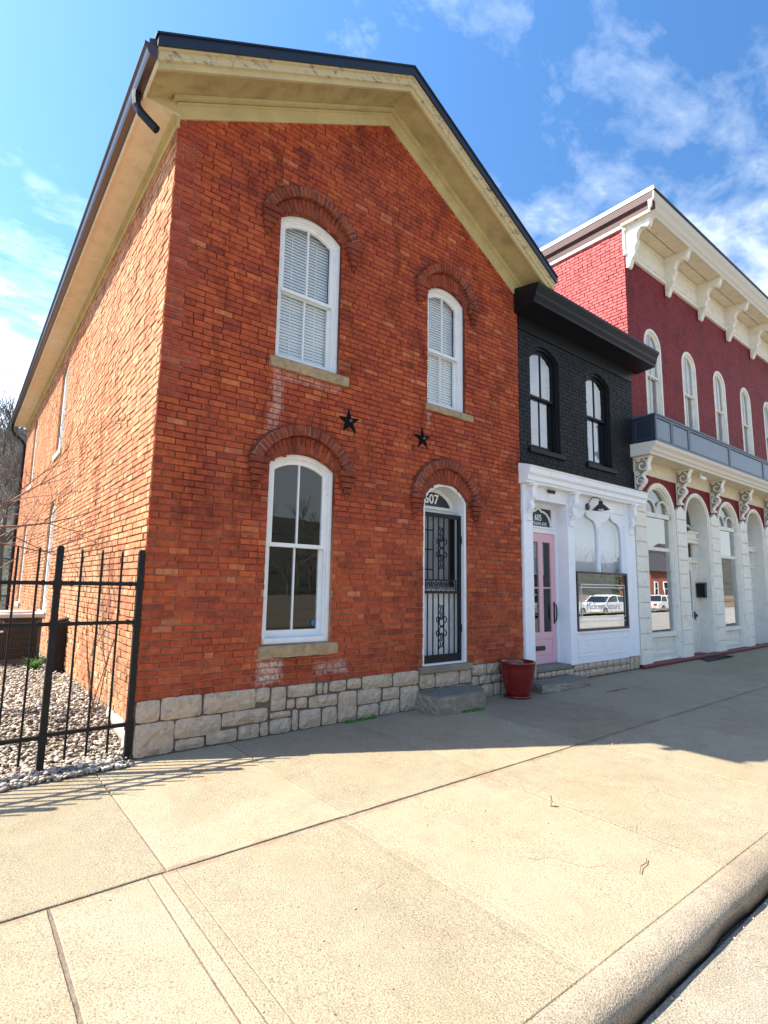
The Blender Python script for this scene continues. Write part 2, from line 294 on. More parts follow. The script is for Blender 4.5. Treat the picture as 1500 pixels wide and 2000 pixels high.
def glass(name, r0, tint=(1, 1, 1), rough=0.0, gcol=(1, 1, 1)):
    def b(t):
        lw = t.new('ShaderNodeLayerWeight'); lw.inputs['Blend'].default_value = 0.5
        f = t.math('POWER', lw.outputs['Facing'], 5.0)
        f = t.math('ADD', r0, t.math('MULTIPLY', f, 1-r0))
        tr = t.new('ShaderNodeBsdfTransparent', i_Color=(*tint, 1))
        gl = t.new('ShaderNodeBsdfGlossy', i_Color=(*gcol, 1)); gl.inputs['Roughness'].default_value = rough
        bn = t.new('ShaderNodeBump', i_Height=t.noise(t.P, 1.7, 2)); bn.inputs['Strength'].default_value = 0.012; bn.inputs['Distance'].default_value = 0.05
        t.l.new(bn.outputs[0], gl.inputs['Normal'])
        mx = t.new('ShaderNodeMixShader', i_0=f); t.l.new(tr.outputs[0], mx.inputs[1]); t.l.new(gl.outputs[0], mx.inputs[2])
        return mx.outputs[0]
    return mat(name, b)
M['glass'] = glass('old_window_glass', 0.08, (0.80, 0.86, 0.84))
M['glass_clear'] = glass('clear_window_glass', 0.06, (0.97, 0.98, 0.97))
M['glass_shop'] = glass('coated_shop_glass', 0.42, (0.6, 0.63, 0.62))
M['glass_sky'] = glass('sky_reflecting_glass', 0.30, (0.8, 0.85, 0.9))

# ------------------------------------------------------------------ mesh helpers
def link(o, parent=None):
    col.objects.link(o)
    if parent is not None: o.parent = parent
    return o
def worldloc(o):
    v = Vector((0, 0, 0))
    while o is not None: v += o.location; o = o.parent
    return v
class MB:
    def __init__(s): s.v = []; s.f = []; s.r = []
    def face(s, idx, r=0.5): s.f.append(tuple(idx)); s.r.append(r)
    def poly(s, pts, r=0.5):
        n = len(s.v); s.v += [tuple(p) for p in pts]; s.face(range(n, n+len(pts)), r)
    def box(s, x0, x1, y0, y1, z0, z1, r=0.5):
        n = len(s.v)
        s.v += [(x0, y0, z0), (x1, y0, z0), (x1, y1, z0), (x0, y1, z0), (x0, y0, z1), (x1, y0, z1), (x1, y1, z1), (x0, y1, z1)]
        for q in ((0, 3, 2, 1), (4, 5, 6, 7), (0, 1, 5, 4), (1, 2, 6, 5), (2, 3, 7, 6), (3, 0, 4, 7)): s.face([n+i for i in q], r)
    def cbox(s, x0, x1, y0, y1, z0, z1, c=0.004, r=0.5):
        """box whose edges towards -y are chamfered"""
        n = len(s.v)
        s.v += [(x0, y1, z0), (x1, y1, z0), (x1, y1, z1), (x0, y1, z1),
                (x0, y0+c, z0), (x1, y0+c, z0), (x1, y0+c, z1), (x0, y0+c, z1),
                (x0+c, y0, z0+c), (x1-c, y0, z0+c), (x1-c, y0, z1-c), (x0+c, y0, z1-c)]
        s.face([n+i for i in (0, 3, 2, 1)], r); s.face([n+i for i in (8, 9, 10, 11)], r)
        for i in range(4):
            j = (i+1) % 4
            s.face([n+i, n+j, n+4+j, n+4+i], r); s.face([n+4+i, n+4+j, n+8+j, n+8+i], r)
    def prism(s, prof, fn, a, b, r=0.5, caps=True):
        """prof: list of 2D points, fn(p, q, t)->xyz, extruded from t=a to t=b"""
        n = len(s.v); k = len(prof)
        s.v += [fn(p[0], p[1], a) for p in prof] + [fn(p[0], p[1], b) for p in prof]
        for i in range(k):
            j = (i+1) % k; s.face([n+i, n+j, n+k+j, n+k+i], r)
        if caps: s.face([n+i for i in range(k)][::-1], r); s.face([n+k+i for i in range(k)], r)
    def tube(s, pts, rad, sides=6, r=0.5, cap=True):
        pts = [Vector(p) for p in pts]; n0 = len(s.v); m = len(pts)
        rads = rad if hasattr(rad, '__len__') else [rad]*m
        prev = None
        for i, p in enumerate(pts):
            d = (pts[min(i+1, m-1)] - pts[max(i-1, 0)])
            if d.length < 1e-9: d = Vector((0, 0, 1))
            d.normalize()
            if prev is None:
                a = d.orthogonal().normalized()
            else:
                a = prev - d*prev.dot(d)
                a = a.normalized() if a.length > 1e-6 else d.orthogonal().normalized()
            prev = a; b = d.cross(a)
            for k in range(sides):
                t = 2*PI*(k+0.5)/sides
                s.v.append(tuple(p + (a*math.cos(t) + b*math.sin(t))*rads[i]))
        for i in range(m-1):
            for k in range(sides):
                k2 = (k+1) % sides
                s.face([n0+i*sides+k, n0+i*sides+k2, n0+(i+1)*sides+k2, n0+(i+1)*sides+k], r)
        if cap:
            s.face([n0+k for k in range(sides)][::-1], r); s.face([n0+(m-1)*sides+k for k in range(sides)], r)
    def lathe(s, prof, c, sides=24, r=0.5):
        n0 = len(s.v); m = len(prof)
        for (rr, z) in prof:
            for k in range(sides):
                t = 2*PI*k/sides; s.v.append((c[0]+rr*math.cos(t), c[1]+rr*math.sin(t), c[2]+z))
        for i in range(m-1):
            for k in range(sides):
                k2 = (k+1) % sides
                s.face([n0+i*sides+k, n0+i*sides+k2, n0+(i+1)*sides+k2, n0+(i+1)*sides+k], r)
    def map(s, fn): s.v = [tuple(fn(*p)) for p in s.v]; return s
    def build(s, name, m, parent=None, smooth=False, stuff=False, label=None):
        me = bpy.data.meshes.new(name)
        off = worldloc(parent) if parent is not None else Vector((0, 0, 0))
        me.from_pydata([(x-off.x, y-off.y, z-off.z) for x, y, z in s.v], [], s.f)
        at = me.attributes.new('rnd', 'FLOAT', 'FACE'); at.data.foreach_set('value', s.r)
        if smooth: me.polygons.foreach_set('use_smooth', [True]*len(s.f))
        me.materials.append(M[m] if isinstance(m, str) else m); me.update()
        o = bpy.data.objects.new(name, me); link(o, parent)
        if stuff: o['kind'] = 'stuff'
        if label: o['label'] = label
        return o
def tag(o, label=None, cat=None, group=None, kind=None):
    if label: o['label'] = label
    if cat: o['category'] = cat
    if group: o['group'] = group
    if kind: o['kind'] = kind
    return o
def empty(name, loc, label=None, cat=None, group=None, kind=None):
    o = bpy.data.objects.new(name, None); o.empty_display_size = 0.2; link(o); o.location = loc
    return tag(o, label, cat, group, kind)
def copy_tree(o, parent=None):
    c = o.copy(); col.objects.link(c)
    if parent is not None: c.parent = parent
    for ch in list(o.children): copy_tree(ch, c)
    return c
def icos():
    t = (1+5**0.5)/2
    v = [(-1, t, 0), (1, t, 0), (-1, -t, 0), (1, -t, 0), (0, -1, t), (0, 1, t), (0, -1, -t), (0, 1, -t), (t, 0, -1), (t, 0, 1), (-t, 0, -1), (-t, 0, 1)]
    v = [Vector(p).normalized() for p in v]
    f = [(0,11,5),(0,5,1),(0,1,7),(0,7,10),(0,10,11),(1,5,9),(5,11,4),(11,10,2),(10,7,6),(7,1,8),(3,9,4),(3,4,2),(3,2,6),(3,6,8),(3,8,9),(4,9,5),(2,4,11),(6,2,10),(8,6,7),(9,8,1)]
    return v, f
ICO = icos()
def sub_ico():
    v, f = list(ICO[0]), ICO[1]; cache = {}; nf = []
    def mid(a, b):
        k = (min(a, b), max(a, b))
        if k not in cache: v.append(((v[a]+v[b])/2).normalized()); cache[k] = len(v)-1
        return cache[k]
    for a, b, c in f:
        x, y, z = mid(a, b), mid(b, c), mid(c, a); nf += [(a, x, z), (b, y, x), (c, z, y), (x, y, z)]
    return v, nf
ICO2 = sub_ico()
# ---- arched opening: (ua, ub, z0, zspring, ztop)
class Op:
    def __init__(s, ua, ub, z0, zs, zt):
        s.ua, s.ub, s.z0, s.zs, s.zt = ua, ub, z0, zs, zt
        s.uc = (ua+ub)/2; s.w = (ub-ua)/2; s.h = zt-zs
        if s.h > 0.001:
            s.R = (s.w**2+s.h**2)/(2*s.h); s.zc = zt-s.R
        else: s.R = None
    def top(s, u):
        if s.R is None: return s.zt
        d = s.R**2-(u-s.uc)**2
        return s.zc+math.sqrt(max(d, 0))
    def us(s, n=14):
        if s.R is None: return [s.ua, s.ub]
        # sample evenly by angle
        a = math.asin(min(1, s.w/s.R)); return [s.uc+s.R*math.sin(-a+2*a*i/n) for i in range(n+1)]
    def inset(s, w, bw=None):
        bw = w if bw is None else bw
        if s.R is None: return Op(s.ua+w, s.ub-w, s.z0+bw, s.zs-w, s.zt-w)
        o = Op.__new__(Op); o.ua, o.ub, o.z0, o.zt = s.ua+w, s.ub-w, s.z0+bw, s.zt-w
        o.uc, o.w, o.R, o.zc = s.uc, s.w-w, s.R-w, s.zc
        o.zs = o.zc+math.sqrt(max(o.R**2-o.w**2, 0)); o.h = o.zt-o.zs; return o
    def outline(s, n=14):
        return [(s.ua, s.z0)] + [(u, s.top(u)) for u in s.us(n)] + [(s.ub, s.z0)]
def TF(y0=0.0):    # front plane: depth d goes out towards the street (-y)
    return lambda u, d, z: (u, y0-d, z)
def TS(x0=0.0):    # side plane facing -x
    return lambda u, d, z: (x0-d, u, z)
def wall(mb, T, u0, u1, zb, top, ops, depth=0.3, extra=()):
    """wall face at d=0 with arched openings and reveals going to d=-depth"""
    cuts = {round(u0, 5), round(u1, 5)} | {round(e, 5) for e in extra}
    for o in ops: cuts |= {round(u, 5) for u in o.us()}
    cuts = sorted(c for c in cuts if u0-1e-6 <= c <= u1+1e-6)
    for a, b in zip(cuts, cuts[1:]):
        if b-a < 1e-5: continue
        m = (a+b)/2
        here = sorted([o for o in ops if o.ua < m < o.ub], key=lambda o: o.z0)
        za, zb_ = zb, zb
        for o in here:
            mb.poly([T(a, 0, za), T(b, 0, zb_), T(b, 0, o.z0), T(a, 0, o.z0)])
            za, zb_ = o.top(a), o.top(b)
        mb.poly([T(a, 0, za), T(b, 0, zb_), T(b, 0, top(b)), T(a, 0, top(a))])
    for o in ops:
        ol = o.outline()
        for (p, q) in zip(ol, ol[1:]+ol[:1]):
            mb.poly([T(p[0], 0, p[1]), T(q[0], 0, q[1]), T(q[0], -depth, q[1]), T(p[0], -depth, p[1])])
def bricks(T, u0, u1, zb, top, ops, course=0.0762, L=0.225, joint=0.010, vj=None, out=0.010, jit=0.0022, seed=1, zfun=None, headers=7):
    rr = random.Random(seed); res = []; vj = joint if vj is None else vj
    n = int((max(top(u0), top(u1), top((u0+u1)/2))-zb)/course)+1
    for k in range(n):
        z0 = zb+k*course+joint/2; z1 = zb+(k+1)*course-joint/2; zm = (z0+z1)/2
        hd = headers and (k % headers == headers-2)
        l = L/2 if hd else L
        u = u0 - (l/2 if k % 2 else 0) - rr.uniform(0, 0.02)
        while u < u1:
            ll = l*rr.uniform(0.93, 1.07)
            if not headers and rr.random() < 0.10: ll = l*0.5
            segs = [(max(u, u0)+vj/2, min(u+ll, u1)-vj/2)]
            for o in ops:
                if z1 > o.z0+0.012 and z0 < o.zt:
                    if zm <= o.zs: a, b = o.ua, o.ub
                    elif zm < o.zt and o.R:
                        hw = math.sqrt(max(o.R**2-(zm-o.zc)**2, 0)); a, b = o.uc-hw, o.uc+hw
                    else: continue
                    ns = []
                    for (p, q) in segs:
                        if q <= a or p >= b: ns.append((p, q))
                        else:
                            if p < a-0.03: ns.append((p, a-0.002))
                            if q > b+0.03: ns.append((b+0.002, q))
                    segs = ns
            for (p, q) in segs:
                if q-p < 0.02: continue
                if z0 > top((p+q)/2)-0.03: continue
                if zfun and not zfun((p+q)/2, zm): continue
                res.append((p, q, z0, z1, rr.random(), rr.random()))
            u += ll
    J = jit
    def emit(mb, b):
        p, q, z0, z1, r, r_ = b
        o_ = out*(0.65+0.7*r_); tilt = (r-0.5)*0.004
        g = lambda: rr.uniform(-J, J)
        e = 0.0035
        n = len(mb.v)
        c = [(p+g(), z0+g()), (q+g(), z0+g()), (q+g(), z1+g()), (p+g(), z1+g())]
        for (a, z) in c: mb.v.append(T(a, -0.003, z))
        for (a, z), (sa, sz) in zip(c, ((1, 1), (-1, 1), (-1, -1), (1, -1))):
            mb.v.append(T(a+sa*e, o_+tilt*sa+g()*0.5, z+sz*e))
        mb.face([n+4, n+5, n+6, n+7], r)
        for i in range(4):
            j = (i+1) % 4; mb.face([n+i, n+j, n+4+j, n+4+i], r)
    return res, emit
def lay(res, emit, T, parent, m, nmax=300, stuffname='brickwork'):
    """the nmax nearest bricks as objects, the rest joined"""
    key = lambda b: (Vector(T((b[0]+b[1])/2, 0, (b[2]+b[3])/2))-CAM).length
    res.sort(key=key)
    for b in res[:nmax]:
        mb = MB(); emit(mb, b); mb.build('brick', m, parent)
    mb = MB()
    for b in res[nmax:]: emit(mb, b)
    if mb.f: mb.build(stuffname, m, parent, stuff=True)
def frame(mb, T, op, wd, d0, d1, bw=None, n=14, r=0.5, outer=None):
    """ring between op outline and its inset; from depth d0 (back) to d1 (front)"""
    inn = op.inset(wd, bw); A, B = op.outline(n), inn.outline(n); k = len(A)
    for i in range(k):
        j = (i+1) % k
        a, b, c, e = A[i], A[j], B[j], B[i]
        mb.poly([T(a[0], d1, a[1]), T(b[0], d1, b[1]), T(c[0], d1, c[1]), T(e[0], d1, e[1])], r)
        mb.poly([T(e[0], d1, e[1]), T(c[0], d1, c[1]), T(c[0], d0, c[1]), T(e[0], d0, e[1])], r)
        if outer or (outer is None and d1 > 0): mb.poly([T(a[0], d1, a[1]), T(b[0], d1, b[1]), T(b[0], d0, b[1]), T(a[0], d0, a[1])], r)
    return inn
def Tbox(mb, T, u0, u1, d0, d1, z0, z1, r=0.5):
    n = len(mb.v)
    for z in (z0, z1):
        for (u, d) in ((u0, d0), (u1, d0), (u1, d1), (u0, d1)): mb.v.append(T(u, d, z))
    for q in ((0, 3, 2, 1), (4, 5, 6, 7), (0, 1, 5, 4), (1, 2, 6, 5), (2, 3, 7, 6), (3, 0, 4, 7)): mb.face([n+i for i in q], r)
def Tpane(mb, T, u0, u1, d, z0, top, n=8):
    us = [u0+(u1-u0)*i/n for i in range(n+1)]
    mb.poly([T(u0, d, z0), T(u1, d, z0)] + [T(u, d, top(u)) for u in reversed(us)])
def arcbar(mb, T, uc, zc, R0, R1, a0, a1, d0, d1, n=16, r=0.5):
    """ring segment, angle from vertical"""
    for i in range(n):
        t0 = a0+(a1-a0)*i/n; t1 = a0+(a1-a0)*(i+1)/n
        P = [(uc+R*math.sin(t), zc+R*math.cos(t)) for t, R in ((t0, R0), (t1, R0), (t1, R1), (t0, R1))]
        mb.poly([T(p[0], d1, p[1]) for p in P], r)
        mb.poly([T(P[0][0], d0, P[0][1]), T(P[1][0], d0, P[1][1]), T(P[1][0], d1, P[1][1]), T(P[0][0], d1, P[0][1])], r)
        mb.poly([T(P[3][0], d1, P[3][1]), T(P[2][0], d1, P[2][1]), T(P[2][0], d0, P[2][1]), T(P[3][0], d0, P[3][1])], r)
        if i == 0: mb.poly([T(P[0][0], d0, P[0][1]), T(P[3][0], d0, P[3][1]), T(P[3][0], d1, P[3][1]), T(P[0][0], d1, P[0][1])], r)
        if i == n-1: mb.poly([T(P[1][0], d0, P[1][1]), T(P[2][0], d0, P[2][1]), T(P[2][0], d1, P[2][1]), T(P[1][0], d1, P[1][1])], r)
def text(s, size, T, u, z, d, parent, m, name='lettering', bold=0.0, squeeze=1.0, align='CENTER'):
    cu = bpy.data.curves.new('t', 'FONT'); cu.body = s; cu.size = size; cu.align_x = align; cu.align_y = 'CENTER'
    cu.extrude = 0.0; cu.offset = bold; cu.resolution_u = 3
    o = bpy.data.objects.new('t', cu); col.objects.link(o)
    dg = bpy.context.evaluated_depsgraph_get(); me = bpy.data.meshes.new_from_object(o.evaluated_get(dg))
    mb = MB(); vs = [v.co.copy() for v in me.vertices]
    mb.v = [T(u+v.x*squeeze, d, z+v.y) for v in vs]
    for p in me.polygons: mb.face(p.vertices[:])
    bpy.data.objects.remove(o); bpy.data.curves.remove(cu)
    return mb.build(name, m, parent)
def sash_window(T, op, house, wood='white_wood', gl='glass', mid=None, casing=0.055, set0=0.05, blinds=False, muntin=True, blind_mat='blind', trimw=0.05, bottom=None, sill=None, sillmat='sill_stone', name='window', interior=None):
    """double-hung window as a part of the house; set0 = how far the casing sits back from the wall face"""
    mb = MB(); inn = frame(mb, T, op, casing, -set0-0.14, -set0, bw=0.03)
    step = frame(mb, T, inn, 0.018, -set0-0.14, -set0-0.035, bw=0.01)
    F = mb.build(name, wood, house)
    mid = mid if mid else (op.z0+op.zt)/2
    # upper sash (outer) / lower sash (inner)
    up_ = Op.__new__(Op); up_.__dict__.update(step.__dict__); up_.z0 = mid-0.02
    mb = MB(); u_in = frame(mb, T, up_, trimw*0.85, -set0-0.09, -set0-0.05, bw=0.045)
    if muntin: Tbox(mb, T, op.uc-0.011, op.uc+0.011, -set0-0.088, -set0-0.056, u_in.z0, u_in.top(op.uc)+0.004)
    mb.build('upper_sash', wood, F)
    lo = Op(step.ua, step.ub, step.z0, mid+0.02, mid+0.02)
    mb = MB(); l_in = frame(mb, T, lo, trimw*0.85, -set0-0.13, -set0-0.094, bw=bottom or 0.075)
    if muntin: Tbox(mb, T, op.uc-0.011, op.uc+0.011, -set0-0.128, -set0-0.10, l_in.z0, l_in.zt)
    mb.build('lower_sash', wood, F)
    cuts = [(step.ua, op.uc), (op.uc, step.ub)] if muntin else [(step.ua, step.ub)]
    for (a, b) in cuts:
        a2, b2 = max(a, u_in.ua-0.01), min(b, u_in.ub+0.01)
        mb = MB(); Tpane(mb, T, a2+0.001, b2-0.001, -set0-0.072, u_in.z0-0.01, lambda u: u_in.top(min(max(u, u_in.ua), u_in.ub))+0.01); mb.build('pane', gl, F)
        mb = MB(); Tpane(mb, T, a2+0.001, b2-0.001, -set0-0.112, l_in.z0-0.01, lambda u: l_in.zt+0.01, 1); mb.build('pane', gl, F)
    if blinds:
        mb = MB(); z = step.z0+0.02
        while z < step.zt:
            hw = step.w-0.015
            if z > step.zs and step.R: hw = min(hw, math.sqrt(max(step.R**2-(z-step.zc)**2, 0))-0.01)
            if hw > 0.03:
                n = len(mb.v); jz = R.uniform(-0.002, 0.002)
                for (d, dz) in ((-set0-0.152, 0.0), (-set0-0.166, 0.0438)):
                    mb.v += [T(step.uc-hw, d, z+dz+jz), T(step.uc+hw, d, z+dz-jz)]
                mb.face([n, n+1, n+3, n+2])
            z += 0.0425
        for du in (-0.2, 0.2): Tbox(mb, T, op.uc+du*op.w*2-0.004, op.uc+du*op.w*2+0.004, -set0-0.158, -set0-0.150, step.z0+0.02, step.zs)
        mb.build('blind', blind_mat, F)
    elif interior:
        mb = MB(); Tpane(mb, T, step.ua, step.ub, -set0-0.20, step.z0, lambda u: step.top(min(max(u, step.ua), step.ub))); mb.build('roller_shade', interior, F)
    if sill:
        mb = MB(); a, b, zt, zb, out = sill
        k = 10; v0 = len(mb.v); rr = random.Random(int(a*1000))
        for i in range(k+1):
            u = a+(b-a)*i/k; j = lambda s_: rr.uniform(-s_, s_)
            mb.v += [T(u, -0.12, zb), T(u, out+j(0.006), zb+j(0.008)), T(u, out+0.004+j(0.005), zt-0.02+j(0.004)), T(u, out-0.012+j(0.003), zt), T(u, -0.12, zt+0.012)]
        for i in range(k):
            for q in range(5):
                q2 = (q+1) % 5; mb.face([v0+i*5+q, v0+i*5+q2, v0+i*5+5+q2, v0+i*5+5+q])
        mb.face([v0+q for q in range(5)]); mb.face([v0+k*5+q for q in range(5)])
        mb.build('sill', sillmat, F)
    return F
SL = 0.008      # the street climbs to the right
def gz(x): return SL*x

# ================================================================== GROUND
def sheet(name, x0, x1, y0, y1, z, m, nx=1, kind='structure'):
    mb = MB()
    for i in range(nx):
        a = x0+(x1-x0)*i/nx; b = x0+(x1-x0)*(i+1)/nx
        mb.poly([(a, y0, z(a)), (b, y0, z(b)), (b, y1, z(b)), (a, y1, z(a))])
    return tag(mb.build(name, m), kind=kind)
cl = lambda x: SL*max(-60, min(60, x))
mb = MB()      # base terrain to the horizon
for (a, b) in ((-1200, -60), (-60, 60), (60, 1200)):
    for (c, d) in ((-1200, -13.4), (0.4, 1200)):
        za, zb_ = cl(a), cl(b); off = -0.04 if d > 0 else -0.06
        mb.poly([(a, c, za+off), (b, c, zb_+off), (b, d, zb_+off), (a, d, za+off)])
tag(mb.build('ground', 'soil_ground'), kind='structure')
sheet('road', -60, 60, -13.0, -5.35, lambda x: gz(x)-0.165, 'asphalt', 4)
# gutter pan in slabs
gp = empty('gutter_pan', (0, -4.9, -0.16), kind='structure')
rr = random.Random(5)
def slab(parent, xa, xb, ya, yb, m, zf=gz, gap=0.006, gb=None, rag=0.0, step=0.09, rag_front=0.0, rag_back=0.0, th=0.07, name='slab', dz=0.0, cham=0.0035):
    pts = []
    def side(p, q, rag_):
        L = math.hypot(q[0]-p[0], q[1]-p[1]); n = max(1, int(L/step))
        nx, ny = -(q[1]-p[1])/L, (q[0]-p[0])/L      # inward normal for ccw
        ph = rr.uniform(0, 9)
        for i in range(n):
            t = i/n; j = 0
            if rag_ > 0 and 0 < i:
                j = rag_*(0.5+0.5*math.sin(ph+t*L*3.1)*math.cos(ph*2+t*L*1.3))+rr.uniform(0, rag_*0.35)
            j += rr.uniform(0, 0.0015)
            pts.append((p[0]+(q[0]-p[0])*t+nx*j, p[1]+(q[1]-p[1])*t+ny*j))
    g = gap/2; h = g if gb is None else gb/2; e_ = 0.003; a = (xa+g, ya+e_); b = (xb-h, ya+e_); c = (xb-h, yb-e_); d = (xa+g, yb-e_)
    side(a, b, rag_front); side(b, c, rag); side(c, d, rag_back); side(d, a, rag)
    cx = (xa+xb)/2; cyy = (ya+yb)/2; k = len(pts)
    mb = MB()
    for (x, y) in pts:
        sx = min(1, max(-1, (cx-x)/0.02)); sy_ = min(1, max(-1, (cyy-y)/0.02))
        mb.v.append((x+sx*cham, y+sy_*cham, zf(x)+dz))
    for (x, y) in pts: mb.v.append((x, y, zf(x)+dz-cham*0.9))
    for (x, y) in pts: mb.v.append((x, y, zf(x)+dz-th))
    mb.face(range(k))
    for i in range(k):
        j = (i+1) % k
        mb.face([k+i, k+j, j, i]); mb.face([2*k+i, 2*k+j, k+j, k+i])
    return mb.build(name, m, parent)
for i in range(-4, 12):
    slab(gp, i*3.05+0.3, i*3.05+3.35, -5.35, -4.46, 'road', gap=0.010, dz=-0.152, name='slab')
sheet('joint_bed', -14, 34, -5.4, 0.02, lambda x: gz(x)-0.022, 'dirt', 1) if False else None
mb = MB(); mb.poly([(-14, -4.300, gz(-14)-0.010), (34, -4.300, gz(34)-0.010), (34, 0.3, gz(34)-0.010), (-14, 0.3, gz(-14)-0.010)])
mb.poly([(-14, -5.4, gz(-14)-0.19), (34, -5.4, gz(34)-0.19), (34, -4.30, gz(34)-0.19), (-14, -4.30, gz(-14)-0.19)])
tag(mb.build('joint_dirt', 'dirt'), kind='structure')
sw = empty('sidewalk', (0, -2.2, 0), kind='structure')
backx = [-9.8, -7.3, -4.9, -2.6, -0.345, 0.96, 2.53, 4.18, 5.85, 7.9, 10.1, 12.3, 14.5, 16.8, 19.1, 21.5, 24, 27, 30]
for a, b in zip(backx, backx[1:]):
    slab(sw, a, b, -2.29, 0.0 if a > -0.4 else -0.06, 'concrete', gap=0.010, rag_front=0.009 if b < 3 else 0.005)
frontx = [-9.8, -7.4, -5.1, -3.0, -0.95, -0.455, -0.375, -0.292, 0.805, 0.878, 0.955, 2.42, 4.15, 5.8, 7.9, 10.1, 12.3, 14.5, 16.8, 19.1, 21.5, 24, 27, 30]
for a, b in zip(frontx, frontx[1:]):
    gd = {-0.95: 0.012, -0.455: 0.0025, -0.375: 0.006, -0.292: 0.0025, 0.805: 0.0025, 0.878: 0.005, 0.955: 0.0025, 2.42: 0.016}
    slab(sw, a, b, -4.29, -2.292, 'concrete', gap=gd.get(a, 0.006), gb=gd.get(b, 0.006), rag_back=0.007 if b < 3 else 0.004, rag=0.005 if a in (-0.95, -3.0) or b == -0.95 else 0.0, dz=-0.002-0.0006*(len(str(a)) % 3))
# kerb
kb = empty('curb', (0, -4.4, 0), kind='structure')
prof = [(-4.294, 0.0), (-4.33, 0.001), (-4.36, -0.002), (-4.39, -0.009), (-4.415, -0.020), (-4.435, -0.036), (-4.448, -0.055), (-4.452, -0.08), (-4.447, -0.11), (-4.440, -0.18), (-4.294, -0.18)]
kx = [-9.8, -6.6, -3.6, -0.6, 2.44, 5.5, 8.5, 11.5, 14.6, 17.6, 20.7, 24, 30]
for a, b in zip(kx, kx[1:]):
    mb = MB(); n = int((b-a)/0.12); k = len(prof)
    for i in range(n+1):
        x = a+0.002+(b-a-0.004)*i/n
        for q, (y, z) in enumerate(prof):
            jy = rr.uniform(-0.004, 0.004) if 3 < q < 10 else 0
            if q in (8, 9): jy += 0.02*max(0, math.sin(x*5.3)*math.sin(x*2.1+1))
            mb.v.append((x, y+jy, gz(x)+z))
    for i in range(n):
        for q in range(k):
            q2 = (q+1) % k; mb.face([i*k+q, i*k+q2, (i+1)*k+q2, (i+1)*k+q])
    c0 = len(mb.v); mb.v += [mb.v[q] for q in range(k)]+[mb.v[n*k+q] for q in range(k)]
    mb.face([c0+q for q in range(k)]); mb.face([c0+k+q for q in range(k)][::-1])
    mb.build('curb_stone', 'curb', kb, smooth=True)
mb = MB(); mb.box(-60, 60, -16.5, -13.0, -0.5, -0.02); tag(mb.build('far_pavement', 'concrete'), kind='structure')

# gravel yard
def gy(x, y):      # yard height
    t = max(0, min(1, (y+0.05)/1.5)); return 0.015+0.27*t*t*(3-2*t)
mb = MB(); N = 24
xs = [-14+14*i/N for i in range(N+1)]; ys = [-0.30, -0.1, 0.1, 0.3, 0.6, 0.9, 1.2, 1.5, 3, 6, 10, 16, 30]
for y in ys:
    for x in xs: mb.v.append((x, y, gy(x, y)-0.02 if y > -0.2 else -0.01+gz(x)*0.5))
for j in range(len(ys)-1):
    for i in range(N): mb.face([j*(N+1)+i, j*(N+1)+i+1, (j+1)*(N+1)+i+1, (j+1)*(N+1)+i])
tag(mb.build('yard', 'soil_ground', smooth=True), kind='structure')
mb = MB(); rr = random.Random(3)
def peb(mb, x, y, z, s, ico=ICO, rmax=1.0):
    n = len(mb.v); a = rr.uniform(0, 6.28); sx, sy_, sz = s*rr.uniform(0.8, 1.4), s*rr.uniform(0.6, 1.0), s*rr.uniform(0.4, 0.75)
    ca, sa = math.cos(a), math.sin(a); tl = rr.uniform(-0.4, 0.4)
    for v in ico[0]:
        px_, py_, pz_ = v.x*sx, v.y*sy_, v.z*sz+v.x*sx*tl
        mb.v.append((x+px_*ca-py_*sa, y+px_*sa+py_*ca, z+pz_))
    r = rr.random()*rmax
    for f in ico[1]: mb.face([n+i for i in f], r)
for i in range(21000):
    y = -0.22+7.8*rr.random()**1.5; x = -rr.random()*(2.6+0.5*y) if y > 0 else -rr.random()*3.2
    if x > -0.03: continue
    if y < -0.05 and rr.random() < 0.35: continue
    peb(mb, x, y, gy(x, y)+rr.uniform(-0.012, 0.022), rr.uniform(0.011, 0.027))
for i in range(520):    # larger stones spilling along the fence line
    x = -0.12-rr.random()*2.8; y = -0.03-abs(rr.gauss(0, 0.09))
    w_ = 0.06+0.22*min(1, -x/1.0)
    if y < -w_-0.06: y = -rr.random()*w_
    peb(mb, x, y, 0.018+gz(x)+rr.uniform(0, 0.035)*(1 if y > -w_*0.7 else 0), rr.uniform(0.020, 0.040), ICO2, 0.62)
tag(mb.build('gravel', 'pebble', smooth=True), 'pale river gravel covering the yard behind the fence', 'gravel', kind='stuff')

# ================================================================== BRICK HOUSE
W = 6.03; RX = 3.02; BACK = 16.0
roofline = lambda x: 8.62-0.5695*abs(x-RX)     # underside of the raking frieze
house = empty('brick_house', (0, 0, 0), 'two storey red brick gabled house with ochre eaves and white arched windows', 'house')
opU1 = Op(1.310, 2.236, 4.46, 6.33, 6.495); opU2 = Op(3.838, 4.662, 4.445, 6.27, 6.43)
opL1 = Op(1.305, 2.225, 1.005, 3.14, 3.30); opD = Op(3.775, 4.69, 0.585, 3.00, 3.255)
ops = [opU1, opU2, opL1, opD]
T = TF(0)
mb = MB(); wall(mb, T, 0, W, 0.535, lambda u: roofline(u)+0.25, ops, 0.28, extra=(RX,))
fw = mb.build('front_wall', 'mortar', house)
res, emit = bricks(T, -0.017, W, 0.536, lambda u: roofline(u)+0.12, ops, seed=11, out=0.013, jit=0.0028, course=0.0727, L=0.224, joint=0.0085, vj=0.0065, headers=0)
lay(res, emit, T, fw, 'brick')
